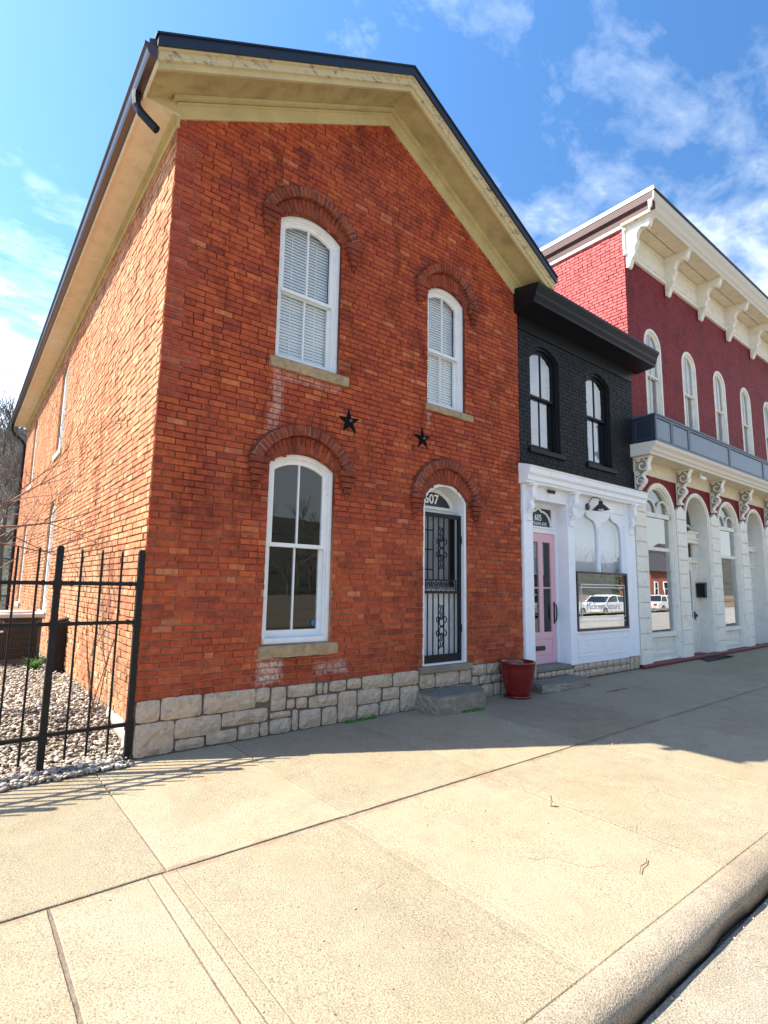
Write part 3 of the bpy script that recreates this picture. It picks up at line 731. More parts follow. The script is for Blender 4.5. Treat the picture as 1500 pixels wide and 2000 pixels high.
def hood(op, seed):
    rr = random.Random(seed)
    uc = op.uc; hw = op.w+0.245; apex = op.zt+0.345; spring = op.zs+0.06
    h = apex-spring; Ro = (hw*hw+h*h)/(2*h); zc = apex-Ro; Ri = Ro-0.125; amax = math.asin(hw/Ro)
    mb = MB(); N = 25
    def vous(a0, a1, ri, ro, d0, d1, r):
        P = [(uc+R*math.sin(t), zc+R*math.cos(t)) for t, R in ((a0, ri), (a1, ri), (a1, ro), (a0, ro))]
        n = len(mb.v); cx = sum(p[0] for p in P)/4; cz = sum(p[1] for p in P)/4
        for p in P: mb.v.append(T(p[0], d0, p[1]))
        for p in P: mb.v.append(T(p[0], d1-0.004, p[1]))
        for p in P: mb.v.append(T(p[0]+(cx-p[0])*0.07, d1+rr.uniform(-0.002, 0.003), p[1]+(cz-p[1])*0.07))
        for q in range(4):
            q2 = (q+1) % 4; mb.face([n+q, n+q2, n+4+q2, n+4+q], r); mb.face([n+4+q, n+4+q2, n+8+q2, n+8+q], r)
        mb.face([n+8, n+9, n+10, n+11], r)
    for i in range(N):
        a0 = -amax+2*amax*i/N; a1 = -amax+2*amax*(i+1)/N; g = (a1-a0)*0.13
        vous(a0+g, a1-g, Ri+rr.uniform(-.004, .004), Ro+rr.uniform(-.006, .006), -0.003, 0.092+rr.uniform(-.008, .008), rr.uniform(0.0, 0.8))
    # flat course of slips over the outer row
    for i in range(10):
        a0 = -amax*0.97+2*amax*0.97*i/10; a1 = a0+2*amax*0.97/10
        vous(a0+0.006, a1-0.006, Ro+0.008, Ro+0.032, -0.003, 0.055, rr.uniform(0, 0.4))
    # inner row between the opening arch and the outer row
    M2 = 18; a_op = math.asin(min(1, op.w/op.R))
    for i in range(M2):
        t0 = -a_op+2*a_op*i/M2; t1 = -a_op+2*a_op*(i+1)/M2; g = (t1-t0)*0.06; t0 += g; t1 -= g
        P = []
        for t in (t0, t1): P.append((uc+op.R*math.sin(t), op.zc+(op.R+0.006)*math.cos(t)))
        q_ = []
        for t in (t1, t0):
            # hit the inner circle of the outer row
            du, dz = math.sin(t), math.cos(t); ox, oz = 0.0, op.zc-zc
            b_ = ox*du+oz*dz; c0 = ox*ox+oz*oz-(Ri-0.008)**2; s_ = -b_+math.sqrt(max(b_*b_-c0, 0))
            q_.append((uc+du*s_, op.zc+dz*s_))
        P += q_
        n = len(mb.v); r = rr.uniform(0.2, 0.75); d1 = 0.034+rr.uniform(-.003, .003); cx = sum(p[0] for p in P)/4; cz = sum(p[1] for p in P)/4
        for p in P: mb.v.append(T(p[0], -0.003, p[1]))
        for p in P: mb.v.append(T(p[0]+(cx-p[0])*0.04, d1, p[1]+(cz-p[1])*0.04))
        for q in range(4):
            q2 = (q+1) % 4; mb.face([n+q, n+q2, n+4+q2, n+4+q], r)
        mb.face([n+4, n+5, n+6, n+7], r)
    hd_ = mb.build('window_hood', 'hood_brick', house)
    # mortar bed behind the rows
    mb = MB(); arcbar(mb, T, uc, zc, Ri+0.008, Ro+0.002, -amax, amax, -0.01, 0.080, 20)
    arcbar(mb, T, uc, op.zc, op.R+0.01, op.R+0.10, -a_op, a_op, -0.01, 0.026, 16)
    mb.build('hood_mortar', 'hood_mortar', hd_)
    for s in (-1, 1):    # corbelled ends
        ue = uc+s*(hw-0.085); z = spring-0.035
        mbc = MB()
        for k, (wd, hh, dd) in enumerate(((0.245, 0.066, 0.102), (0.22, 0.062, 0.084), (0.17, 0.062, 0.076), (0.115, 0.064, 0.054), (0.07, 0.06, 0.034))):
            c = ue - s*0.0 + s*(0.235-wd)*0.18
            x0, x1 = c-wd/2+rr.uniform(-.004, .004), c+wd/2+rr.uniform(-.004, .004)
            mbc.cbox(x0, x1, -dd+rr.uniform(-.002, .002), 0.003, z-hh, z, 0.005, rr.uniform(0.15, 0.6)); z -= hh+0.009
        mbc.build('corbel', 'hood_brick', hd_)
for k, o_ in enumerate(ops): hood(o_, 50+k)
sash_window(T, opU1, house, gl='glass_clear', blinds=True, mid=5.43, set0=0.045, sill=(1.235, 2.375, 4.455, 4.315, 0.055))
sash_window(T, opU2, house, gl='glass_clear', blinds=True, mid=5.36, set0=0.045, sill=(3.80, 4.80, 4.44, 4.33, 0.05))
F = sash_window(T, opL1, house, mid=2.17, set0=0.045, bottom=0.11, sill=(1.255, 2.315, 0.995, 0.865, 0.055))
mb = MB(); mb.cbox(1.335, 2.195, 0.035, 0.19, 1.008, 1.075, 0.006); mb.build('sill_board', 'white_wood', F)
mb = MB(); mb.lathe([(0, 0), (0.028, 0), (0.028, 0.004), (0, 0.004)], (0, 0, 0), 12)
mb.map(lambda x, y, z: (2.065+x*1.1, 0.150-z, 1.225+y*1.3)); mb.build('sticker', 'sticker_blue', F)
# front door with its iron security door
DR = MB(); frame(DR, T, opD, 0.045, -0.30, -0.012, bw=0.02)
door = DR.build('entrance', 'white_wood', house)
mb = MB(); di = opD.inset(0.045, 0.02)
mb.box(di.ua, di.ub, 0.262, 0.30, 2.825, 2.885); mb.box(di.ua, di.ub, 0.235, 0.30, 2.885, 2.905)
tr_ = Op(di.ua, di.ub, 2.905, di.zs, di.zt); frame(mb, T, tr_, 0.05, -0.30, -0.268, bw=0.03)
mb.build('transom_frame', 'white_wood', door)
ti = tr_.inset(0.05, 0.03)
mb = MB(); Tpane(mb, T, ti.ua, ti.ub, -0.285, ti.z0, lambda u: ti.top(min(max(u, ti.ua), ti.ub))); mb.build('transom_pane', 'navy', door)
text('607', 0.205, T, 4.20, 3.045, -0.28, door, 'lettering', bold=0.004)
mb = MB(); mb.box(di.ua, di.ub, 0.245, 0.29, 0.60, 1.70); mb.box(di.ua+0.1, di.ub-0.1, 0.235, 0.244, 0.75, 1.6); mb.build('door_leaf', 'door_white', door)
mb = MB(); mb.box(di.ua, di.ub, 0.247, 0.29, 1.70, 2.82)
mb.build('door_pane', 'door_grey', door)
mb = MB(); mb.box(di.ua, di.ua+0.1, 0.236, 0.246, 1.70, 2.82); mb.box(di.ub-0.1, di.ub, 0.236, 0.246, 1.70, 2.82)
for z in (1.95, 2.25, 2.55): mb.box(di.ua+0.1, di.ub-0.45, 0.238, 0.246, z, z+0.018)
mb.build('door_stile', 'iron', door)
gx0, gx1, gz0, gz1, gyy = 3.825, 4.645, 0.60, 2.805, 0.075
sd = MB()
sd.box(gx0, gx0+0.045, gyy, gyy+0.04, gz0, gz1); sd.box(gx1-0.055, gx1, gyy, gyy+0.04, gz0, gz1)
sd.box(gx0+0.045, gx1-0.055, gyy+0.002, gyy+0.038, gz1-0.065, gz1); sd.box(gx0+0.045, gx1-0.055, gyy+0.002, gyy+0.038, gz0, gz0+0.115)
sd.box(gx0+0.045, gx1-0.055, gyy+0.002, gyy+0.038, 1.60, 1.64); sd.box(gx0+0.045, gx1-0.055, gyy+0.002, gyy+0.038, 1.79, 1.81)
SD = sd.build('security_door', 'iron', door)
inner = (gx0+0.045, gx1-0.055)
for i in range(6):
    x = inner[0]+(inner[1]-inner[0])*(i+0.75)/6.5
    for (a, b) in ((gz0+0.115, 1.60), (1.81, gz1-0.065)):
        mb = MB(); mb.box(x-0.0075, x+0.0075, gyy+0.010, gyy+0.025, a, b); mb.build('bar', 'iron', SD)
def scrolls(mb, cx, cz, s, y, rad=0.009):
    """lyre ornament: paired C-scrolls about a spindle"""
    for sx in (-1, 1):
        for sz in (-1, 1):
            pts = []
            for i in range(15):
                t = i/14; a = t*1.6*PI; rr_ = 0.052*(1-0.62*t)
                pts.append((cx+sx*s*(0.062+0.0+rr_*math.sin(a)*1.0), y, cz+sz*s*(0.055+0.05*(1-t)*0 + 0.052-rr_*math.cos(a))))
            mb.tube(pts, rad*s, 5)
            pts = [(cx+sx*s*q[0], y, cz+sz*s*q[1]) for q in ((0.02, 0.0), (0.05, 0.055), (0.03, 0.11), (0.012, 0.16), (0.038, 0.20), (0.018, 0.26), (0.012, 0.30), (0.045, 0.315), (0.055, 0.29), (0.038, 0.278))]
            mb.tube(pts, rad*s, 5)
    for z_ in (0.11, 0.20, -0.11, -0.20, 0.0):
        n = len(mb.v)
        for v in ICO[0]: mb.v.append((cx+v.x*0.015*s, y+v.y*0.013*s, cz+z_*s+v.z*0.02*s))
        for f in ICO[1]: mb.face([n+i for i in f])
mb = MB(); scrolls(mb, (gx0+gx1)/2, 2.28, 1.0, gyy+0.012); mb.build('scroll_ornament', 'iron', SD)
mb = MB(); scrolls(mb, (gx0+gx1)/2, 1.12, 1.0, gyy+0.012); mb.build('scroll_ornament', 'iron', SD)
mb = MB()
for i in range(7):
    cx = inner[0]+(inner[1]-inner[0])*(i+0.5)/7
    for s in (-1, 1):
        pts = []
        for k in range(13):
            t = k/12; a = t*1.9*PI; q = 0.046*(1-0.6*t); pts.append((cx+s*(0.046-q*math.cos(a)), gyy+0.018, 1.715+q*math.sin(a)*1.3*(1 if i % 2 else -1)))
        mb.tube(pts, 0.006, 4)
    mb.box(cx-0.004, cx+0.004, gyy+0.012, gyy+0.024, 1.64, 1.79)
mb.build('lock_panel', 'iron', SD)
for z in (2.42, 1.93-0.85):
    mb = MB(); mb.box(gx1, gx1+0.03, gyy-0.012, gyy+0.02, z-0.05, z+0.05); mb.tube([(gx1+0.006, gyy-0.012, z-0.06), (gx1+0.006, gyy-0.012, z+0.06)], 0.009, 6); mb.build('hinge', 'iron', SD)
# foundation of rock-faced ashlar
FS = [(-0.001, 0.224, 0.335, 0.54), (0.236, 0.645, 0.333, 0.548), (0.666, 1.248, 0.336, 0.546), (1.254, 1.419, 0.389, 0.539), (1.442, 1.622, 0.276, 0.532), (1.65, 2.02, 0.396, 0.534), (2.049, 2.12, 0.398, 0.531), (2.136, 2.193, 0.397, 0.523), (2.218, 2.463, 0.406, 0.532), (2.481, 2.696, 0.413, 0.533), (2.718, 3.204, 0.384, 0.543), (3.226, 3.678, 0.367, 0.545), (0.004, 0.378, 0.014, 0.321), (0.384, 0.863, 0.133, 0.321), (0.873, 1.405, 0.180, 0.325), (1.435, 1.697, 0.192, 0.255), (0.397, 0.697, 0.018, 0.120), (0.712, 1.049, 0.024, 0.151), (1.066, 1.311, 0.022, 0.168), (1.321, 1.421, 0.022, 0.172), (1.44, 1.706, 0.022, 0.178), (1.643, 1.746, 0.278, 0.379), (1.765, 1.912, 0.262, 0.382), (1.718, 1.796, 0.026, 0.258), (1.934, 2.338, 0.245, 0.377), (1.815, 2.105, 0.025, 0.235), (2.124, 2.335, 0.025, 0.228), (2.354, 2.629, 0.026, 0.388), (2.649, 3.02, 0.204, 0.382), (3.045, 3.33, 0.215, 0.362), (3.353, 3.681, 0.036, 0.350), (2.654, 2.984, 0.030, 0.190), (3.008, 3.335, 0.030, 0.202),
      (3.70, 3.985, 0.289, 0.478), (4.005, 4.471, 0.285, 0.481), (4.490, 4.735, 0.290, 0.481), (4.76, 5.08, 0.375, 0.532), (5.10, 5.41, 0.378, 0.531), (5.43, 5.72, 0.380, 0.531), (5.74, 6.00, 0.378, 0.531), (4.755, 4.90, 0.235, 0.362), (4.925, 5.185, 0.243, 0.362), (5.206, 5.412, 0.248, 0.362), (5.43, 5.80, 0.245, 0.365), (5.82, 6.00, 0.245, 0.362), (4.755, 4.94, 0.040, 0.222), (4.961, 5.234, 0.045, 0.226), (5.257, 5.408, 0.045, 0.232), (5.43, 5.70, 0.045, 0.230), (5.72, 6.00, 0.048, 0.230), (3.71, 4.2, 0.03, 0.27), (4.22, 4.735, 0.035, 0.27)]
mb = MB(); mb.box(-0.004, W, -0.018, 0.30, -0.03, 0.534); fdn = mb.build('foundation', 'stone_joint', house)
def rock(parent, T, a, b, z0, z1, out=0.055, seed=0, base=0.016, name='stone', m='stone'):
    rr = random.Random(seed); mb = MB()
    nu = max(2, min(8, int((b-a)/0.05))); nz = max(2, min(6, int((z1-z0)/0.05)))
    def put(i, j, edge):
        u = a+(b-a)*i/nu; z = z0+(z1-z0)*j/nz
        if i in (0, nu) or j in (0, nz):
            u += rr.uniform(-.004, .004); z += rr.uniform(-.004, .004); d = out-0.020
            if i in (0, nu) and j in (0, nz): u += (0.008 if i == 0 else -0.008); z += (0.008 if j == 0 else -0.008)
        else:
            u += rr.uniform(-.010, .010); z += rr.uniform(-.010, .010); d = out+rr.uniform(-.012, .010)
        return T(u, d, z)
    for j in range(nz+1):
        for i in range(nu+1): mb.v.append(put(i, j, 0))
    for j in range(nz):
        for i in range(nu):
            q = j*(nu+1)+i; mb.face([q, q+1, q+nu+2, q+nu+1], 0.5)
    ring = [i for i in range(nu+1)]+[j*(nu+1)+nu for j in range(1, nz+1)]+[nz*(nu+1)+i for i in range(nu-1, -1, -1)]+[j*(nu+1) for j in range(nz-1, 0, -1)]
    n = len(mb.v)
    for q in ring:
        u, d, z = Tinv(T, mb.v[q]); mb.v.append(T(u, 0.0, z))
    for i in range(len(ring)):
        j = (i+1) % len(ring); mb.face([ring[i], ring[j], n+j, n+i])
    return mb.build(name, m, parent)
def Tinv(T, p):
    o = T(0, 0, 0); e = T(1, 0, 0)
    if abs(e[0]-o[0]) > 0.5: return (p[0], o[1]-p[1], p[2])
    return (p[1], o[0]-p[0], p[2])
for k, (a, b, z0, z1) in enumerate(FS): rock(fdn, T, a, b, z0, z1, seed=k)
mb = MB(); mb.cbox(3.69, 4.745, -0.075, 0.24, 0.486, 0.578, 0.012); mb.build('door_sill', 'step', house)
# side wall
sops = [Op(7.05, 7.95, 1.08, 3.18, 3.36), Op(12.55, 13.45, 1.08, 3.18, 3.36), Op(7.05, 7.95, 4.44, 6.30, 6.47), Op(12.55, 13.45, 4.44, 6.30, 6.47)]
TSd = TS(0)
mb = MB(); wall(mb, TSd, 0, BACK, 0.0, lambda u: 6.95, sops, 0.20); swl = mb.build('side_wall', 'side_mortar', house)
res, emit = bricks(TSd, -0.008, BACK, 0.31, lambda u: 6.93, sops, seed=21, out=0.018, jit=0.003, course=0.0727, joint=0.011, vj=0.005, headers=0)
lay(res, emit, TSd, swl, 'brick_side', nmax=0)
for o_ in sops:
    F = sash_window(TSd, o_, house, set0=0.035, casing=0.09, mid=(o_.z0+o_.zt)/2, interior='shade')
    mb = MB(); mb.box(-0.05, 0.15, o_.ua-0.08, o_.ub+0.08, o_.z0-0.11, o_.z0); mb.build('sill', 'parge', F)
for k, (a, b, z0, z1) in enumerate([(0.02, 0.34, 0.02, 0.30), (0.36, 0.75, 0.10, 0.30), (0.78, 1.1, 0.16, 0.31)]): rock(swl, TSd, a, b, z0, z1, seed=300+k, m='parge', out=0.03, base=0.005)
# shell
mb = MB(); mb.box(W-0.05, W-0.004, 0.31, BACK, 0, 6.95); mb.box(0.01, W-0.05, BACK-0.1, BACK, 0, 6.95); mb.box(0.22, W-0.05, 0.6, BACK-0.1, 0.3, 0.33); mb.box(0.22, W-0.05, 0.29, BACK-0.1, 3.75, 3.85)
mb.box(0.22, W-0.05, 4.2, 4.25, 0.33, 6.9); mb.poly([(0, BACK, 6.95), (W, BACK, 6.95), (RX, BACK, 8.7)])
mb.box(0.201, 0.22, 0.31, 6.9, 0.3, 6.9); mb.box(0.201, 0.22, 8.1, 12.4, 0.3, 6.9)
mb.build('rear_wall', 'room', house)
# roof and eaves.  s = distance along the rake from ridge
DF, DSd = 0.50, 0.38
slope = 0.5695
def rake(name, m, y0, y1, off0, off1, xl=-DSd-0.02, xr=W+0.40, parent=house):
    """strip following both slopes; off = height relative to roofline()"""
    mb = MB()
    for (xa, xb) in ((xl, RX), (RX, xr)):
        f = lambda x: 8.62-slope*abs(x-RX)
        P = [(xa, f(xa)), (xb, f(xb))]
        n = len(mb.v)
        for (x, z) in P:
            for (y, o_) in ((y0, off0), (y1, off0), (y1, off1), (y0, off1)): mb.v.append((x, y, z+o_))
        for q in range(4):
            q2 = (q+1) % 4; mb.face([n+q, n+q2, n+4+q2, n+4+q])
        mb.face([n, n+1, n+2, n+3]); mb.face([n+4, n+5, n+6, n+7])
    return mb.build(name, m, parent)
rake('frieze_board', 'olive_trim', -0.030, 0.02, 0.0, 0.215, 0.0, W+0.005)
rake('crown_moulding', 'olive_trim', -0.060, -0.028, 0.165, 0.190, -0.05, W+0.02)
rake('crown_moulding', 'olive_trim', -0.110, -0.028, 0.205, 0.250, -0.10, W+0.05)
rake('soffit', 'olive_soffit', -DF+0.03, 0.0, 0.256, 0.28, -DSd+0.002, W+0.36)
rake('rake_board', 'olive_trim', -DF-0.004, -DF+0.032, 0.215, 0.30, -DSd, W+0.37)
rake('rake_moulding', 'peeling', -DF-0.035, -DF+0.02, 0.292, 0.40, -DSd-0.01, W+0.38)
rake('rake_lip', 'peeling', -DF-0.060, -DF+0.02, 0.392, 0.425, -DSd-0.02, W+0.39)
rake('rake_metal', 'navy_metal', -DF-0.085, -DF-0.02, 0.418, 0.545, -DSd-0.03, W+0.40)
rake('roof_lip', 'navy_metal', -DF-0.10, -DF+0.06, 0.54, 0.562, -DSd-0.05, W+0.42)
rake('roof', 'shingle', -DF-0.019, BACK+0.3, 0.43, 0.539, -DSd-0.10, W+0.42)
mb = MB()
mb.box(-0.030, 0.0, -0.028, BACK, 6.79, 6.928); mb.box(-0.05, -0.028, -0.028, BACK, 6.88, 6.90); mb.box(-0.075, -0.028, -0.028, BACK, 6.902, 6.928)
mb.build('side_frieze', 'olive_trim', house)
mb = MB(); mb.box(-DSd+0.001, -0.0, -0.03, BACK+0.2, 6.930, 6.95)
mb.build('side_soffit', 'cream_warm', house)
mb = MB(); mb.box(-DSd-0.022, -DSd, -DF-0.02, BACK+0.2, 6.90, 7.07); mb.build('fascia', 'cream_warm', house)
mb = MB(); zt_ = lambda x: 8.62-slope*(RX-x)+0.258
mb.prism([(-DSd+0.001, 6.951), (0.0, 6.951), (0.0, zt_(0)), (-DSd+0.001, zt_(-DSd))], lambda p, q, t: (p, t, q), -0.0285, 0.01); mb.build('eave_return', 'olive_trim', house)
# K-style gutter
gp_ = [(-0.403, 6.985), (-0.475, 6.985), (-0.492, 7.01), (-0.505, 7.045), (-0.53, 7.07), (-0.53, 7.105), (-0.52, 7.105), (-0.515, 7.078), (-0.49, 7.05), (-0.46, 6.995), (-0.415, 6.995), (-0.403, 7.105)]
mb = MB(); mb.prism(gp_, lambda p, q, t: (p, t, q-0.03), -DF-0.05, BACK+0.25)
ends = [(-0.403, 6.985), (-0.475, 6.985), (-0.505, 7.045), (-0.53, 7.07), (-0.53, 7.105), (-0.403, 7.105)]
mb.prism(ends, lambda p, q, t: (p, t, q-0.03), -DF-0.058, -DF-0.05)
gut = mb.build('gutter', 'gutter', house)
mb = MB(); mb.tube([(-0.46, 0.0, 6.97), (-0.46, 0.0, 6.88), (-0.45, -0.01, 6.80), (-0.41, -0.03, 6.73), (-0.30, -0.07, 6.62), (-0.25, -0.09, 6.57)], 0.045, 10); mb.build('downspout_elbow', 'iron', gut)
mb = MB(); mb.tube([(-0.46, BACK+0.1, 6.97), (-0.46, BACK+0.1, 6.78), (-0.38, BACK+0.05, 6.62), (-0.16, BACK-0.05, 6.42), (-0.07, BACK-0.1, 6.25), (-0.07, BACK-0.1, 0.3)], 0.05, 8); mb.build('downspout', 'iron', gut)
mb = MB(); mb.tube([(0.9, -0.45, 7.9), (0.9, -0.45, 8.06)], 0.012, 6); mb.box(0.87, 0.93, -0.47, -0.43, 7.86, 8.02); mb.build('roof_clip', 'iron', house)

# stars
def star(x, z, label):
    mb = MB(); n = 5; c = len(mb.v); mb.v.append((x, -0.055, z)); ring = []
    for k in range(10):
        a = PI/2+k*PI/5+0.06; r = 0.182 if k % 2 == 0 else 0.070
        mb.v.append((x+r*math.cos(a), -0.016, z+r*math.sin(a)))
    for k in range(10): mb.v.append((mb.v[1+k][0], 0.0-0.002, mb.v[1+k][2]))
    for k in range(10):
        k2 = (k+1) % 10; mb.face([0, 1+k, 1+k2]); mb.face([1+k, 11+k, 11+k2, 1+k2])
    o = mb.build('wall_star', 'star'); tag(o, label, 'wall star', 'cast iron stars on the brick front')
    mb = MB(); mb.lathe([(0, 0.0), (0.02, 0.0), (0.02, 0.02), (0.012, 0.03), (0, 0.03)], (0, 0, 0), 8)
    mb.map(lambda a, b, q: (x+a, -0.045-q, z+b)); mb.build('bolt', 'bronze', o)
star(2.42, 3.86, 'black iron star below the left upstairs window of the brick house')
star(3.735, 3.865, 'black iron star above the door numbered 607')

# ================================================================== BLACK SHOP
shop = empty('black_painted_shop', (6.03, 0, 0.05), 'narrow black painted brick building with white shopfront and pink door', 'shop')
B0, B1 = 6.035, 10.085
bo1 = Op(6.37, 7.27, 4.20, 5.99, 6.20); bo2 = Op(8.22, 9.12, 4.20, 5.97, 6.17)
# upper wall
mb = MB(); wall(mb, T, B0, B1, 3.55, lambda u: 6.7, [bo1, bo2], 0.20); ub = mb.build('upper_wall', 'brick_black', shop)
res, emit = bricks(T, B0+0.004, B1, 3.60, lambda u: 6.40, [bo1, bo2], seed=31, out=0.009)
lay(res, emit, T, ub, 'brick_black', 300)
for o_ in (bo1, bo2):
    F = sash_window(T, o_, shop, wood='black_trim', gl='glass_sky', set0=0.03, mid=5.22, interior='shade_grey', casing=0.05)
    a_ = math.asin(o_.w/o_.R); mb = MB()
    for i in range(13):
        t0 = -a_+2*a_*i/13+0.006; t1 = -a_+2*a_*(i+1)/13-0.006
        arcbar(mb, T, o_.uc, o_.zc, o_.R+0.004, o_.R+0.115, t0, t1, 0, 0.014, 1)
    mb.build('arch_brick_row', 'brick_black', F)
    mb = MB(); mb.cbox(o_.ua-0.09, o_.ub+0.10, -0.06, 0.1, o_.z0-0.10, o_.z0, 0.01); mb.build('sill', 'black_trim', F)
mb = MB(); mb.box(B0, B1, -0.03, 0.0, 6.345, 6.60); mb.build('frieze_board', 'black_trim', shop)
cp_ = [(0.0, 6.60), (-0.45, 6.64), (-0.45, 6.69), (-0.465, 6.72), (-0.49, 6.76), (-0.495, 6.81), (-0.52, 6.87), (-0.55, 6.91), (-0.55, 6.96), (0.3, 7.12), (0.3, 6.58)]
mb = MB(); mb.prism(cp_, lambda p, q, t: (t, p, q), 5.93, 10.33); mb.build('cornice', 'black_trim', shop)
mb = MB(); mb.box(B0, B1, 0.3, 12, 7.0, 7.1); mb.box(B0, B1, 9.9, 10, 0, 7); mb.build('roof', 'shingle', shop)
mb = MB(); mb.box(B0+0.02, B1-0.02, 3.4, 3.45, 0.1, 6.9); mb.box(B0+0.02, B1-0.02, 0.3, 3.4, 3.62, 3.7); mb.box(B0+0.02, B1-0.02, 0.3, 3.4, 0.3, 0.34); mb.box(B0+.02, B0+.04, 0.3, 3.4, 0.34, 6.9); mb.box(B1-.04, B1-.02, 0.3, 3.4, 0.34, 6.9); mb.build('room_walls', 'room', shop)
# shopfront
fx = -0.02
mb = MB()
mb.box(6.045, 6.30, fx-0.03, 0.30, 0.46, 3.50)           # left pilaster
mb.build('pilaster', 'white_paint', shop)
for q in ((7.37, 7.58, fx-0.02, 0.30, 0.34, 3.50), (9.46, 9.84, fx-0.03, 0.30, 0.36, 3.50)):
    mb = MB(); mb.box(*q); mb.build('pilaster', 'white_paint', shop)
mb = MB(); mb.box(6.30, 7.37, fx, 0.30, 3.26, 3.495); mb.box(7.58, 9.46, fx, 0.06, 3.26, 3.495); mb.box(6.05, 9.85, 0.06, 0.30, 3.50, 3.58); mb.build('fascia_board', 'white_paint', shop)
sc_p = [(0.02, 3.495), (-0.16, 3.50), (-0.17, 3.53), (-0.20, 3.55), (-0.205, 3.62), (-0.245, 3.66), (-0.255, 3.745), (-0.27, 3.76), (-0.27, 3.785), (0.0, 3.86)]
mb = MB(); mb.prism(sc_p, lambda p, q, t: (t, p, q), 5.985, 10.07); mb.build('shopfront_cornice', 'white_paint', shop)
mb = MB(); mb.prism([(-0.285, 3.787), (-0.285, 3.797), (0.0, 3.875), (0.0, 3.863)], lambda p, q, t: (t, p, q), 5.98, 10.09); mb.build('cornice_flashing', 'maroon_trim', shop)
def console(parent, xc, ztop, h, proj, y0, m, wd=0.11):
    """scroll bracket: S-shaped front strap, thin web, raised volutes on both sides"""
    key = [(0, 0.98), (0.06, 1.0), (0.14, 0.90), (0.22, 0.86), (0.30, 0.90), (0.38, 0.84), (0.46, 0.62), (0.50, 0.50), (0.55, 0.56), (0.62, 0.66), (0.70, 0.62), (0.78, 0.46), (0.86, 0.28), (0.93, 0.18), (1.0, 0.26)]
    def f_(t):
        for (a, p), (b, q) in zip(key, key[1:]):
            if t <= b: k = (t-a)/(b-a); k = k*k*(3-2*k); return p+(q-p)*k
        return key[-1][1]
    N = 34; fr_ = [(-proj*f_(i/N), ztop-h*i/N) for i in range(N+1)]
    mb = MB(); th = 0.030
    prof = fr_+[(min(p+th, -0.002), q) for p, q in reversed(fr_)]
    k = len(fr_); n = len(mb.v)
    for x in (xc-wd/2, xc+wd/2):
        for p, q in fr_: mb.v.append((x, y0+p, q))
        for p, q in fr_: mb.v.append((x, y0+min(p+th, -0.002), q))
    for i in range(k-1):
        a, b = n+i, n+i+1; c, d = n+k+i, n+k+i+1; e, f = n+2*k+i, n+2*k+i+1; g, hh = n+3*k+i, n+3*k+i+1
        mb.face([a, b, f, e]); mb.face([c, d, hh, g]); mb.face([a, b, d, c]); mb.face([e, f, hh, g])
    mb.box(xc-wd/2-0.015, xc+wd/2+0.015, y0-proj-0.015, y0, ztop-0.03, ztop+0.002)
    mb.cbox(xc-wd/2-0.01, xc+wd/2+0.01, y0-proj*0.30, y0, ztop-h-0.035, ztop-h+0.015, 0.006)
    mb.box(xc-wd/2-0.004, xc+wd/2+0.004, y0-0.014, y0, ztop-h, ztop-0.03)
    b_ = mb.build('bracket', m, parent)
    mb = MB(); mb.prism([(0, ztop-0.02)]+[(p+0.012, q) for p, q in fr_[1:-1]]+[(0, ztop-h+0.01)], lambda p, q, t: (t, y0+min(p, 0), q), xc-wd*0.22, xc+wd*0.22); mb.build('bracket_web', 'shaded_cream' if m == 'cream' else m, b_)  # cream web is coloured dark to stand for shadow between the scrolls
    mb = MB(); tr_ = max(0.011, proj*0.055)
    for s in (-1, 1):
        xs_ = xc+s*wd*0.40
        for (cy_, cz_, r_, dr, t0) in ((-proj*0.50, ztop-h*0.24, proj*0.36, 1, 0.2), (-proj*0.34, ztop-h*0.66, proj*0.27, -1, 0.3), (-proj*0.2, ztop-h*0.45, proj*0.13, -1, 0), (-proj*0.25, ztop-h*0.06, proj*0.13, 1, 0)):
            pts = []
            for i in range(18):
                t = i/17; a = dr*t*2.3*PI+PI/2+t0; q = r_*(1-0.78*t); pts.append((xs_, y0+cy_+q*math.cos(a), cz_+q*math.sin(a)*1.15))
            mb.tube(pts, tr_, 4)
    mb.build('volute', m, b_)
    return b_
for xc in (6.18, 7.47, 9.65): console(shop, xc, 3.49, 0.60, 0.17, fx-0.025, 'white_paint')
# pink door in its recess
mb = MB(); mb.box(6.30, 6.43, 0.22, 0.34, 0.36, 3.255); mb.box(7.345, 7.37, 0.22, 0.34, 0.36, 3.26); mb.box(6.43, 7.345, 0.22, 0.34, 2.715, 2.83); mb.box(6.43, 7.345, 0.19, 0.34, 2.80, 2.83); mb.box(6.43, 7.345, 0.22, 0.34, 3.20, 3.27)
dfm = mb.build('door_frame', 'white_paint', shop)
mb = MB(); dx0, dx1, dy0, dy1 = 6.435, 7.34, 0.245, 0.285
z0, z1 = 0.365, 2.712
mb.cbox(dx0, dx0+0.13, dy0, dy1, z0, z1, .003); mb.cbox(dx1-0.115, dx1, dy0, dy1, z0, z1, .003)
mb.cbox(dx0+0.13, dx1-0.115, dy0, dy1, 2.55, z1, .003); mb.cbox(dx0+0.13, dx1-0.115, dy0, dy1, z0, 0.48, .003)
mb.cbox(dx0+0.13, dx1-0.115, dy0, dy1, 0.80, 0.92, .003); mb.cbox(6.855, 6.975, dy0, dy1, 0.92, 2.55, .003)
mb.box(dx0+0.13, 6.855, dy0+0.008, dy1-0.008, 1.70, 1.725); mb.box(6.975, dx1-0.115, dy0+0.008, dy1-0.008, 1.70, 1.725)
mb.box(dx0+0.13, dx1-0.115, dy0+0.014, dy1, 0.48, 0.80)
mb.cbox(dx0+0.165, dx1-0.15, dy0+0.006, dy1, 0.51, 0.77, .006)
pd = mb.build('pink_door', 'pink', shop)
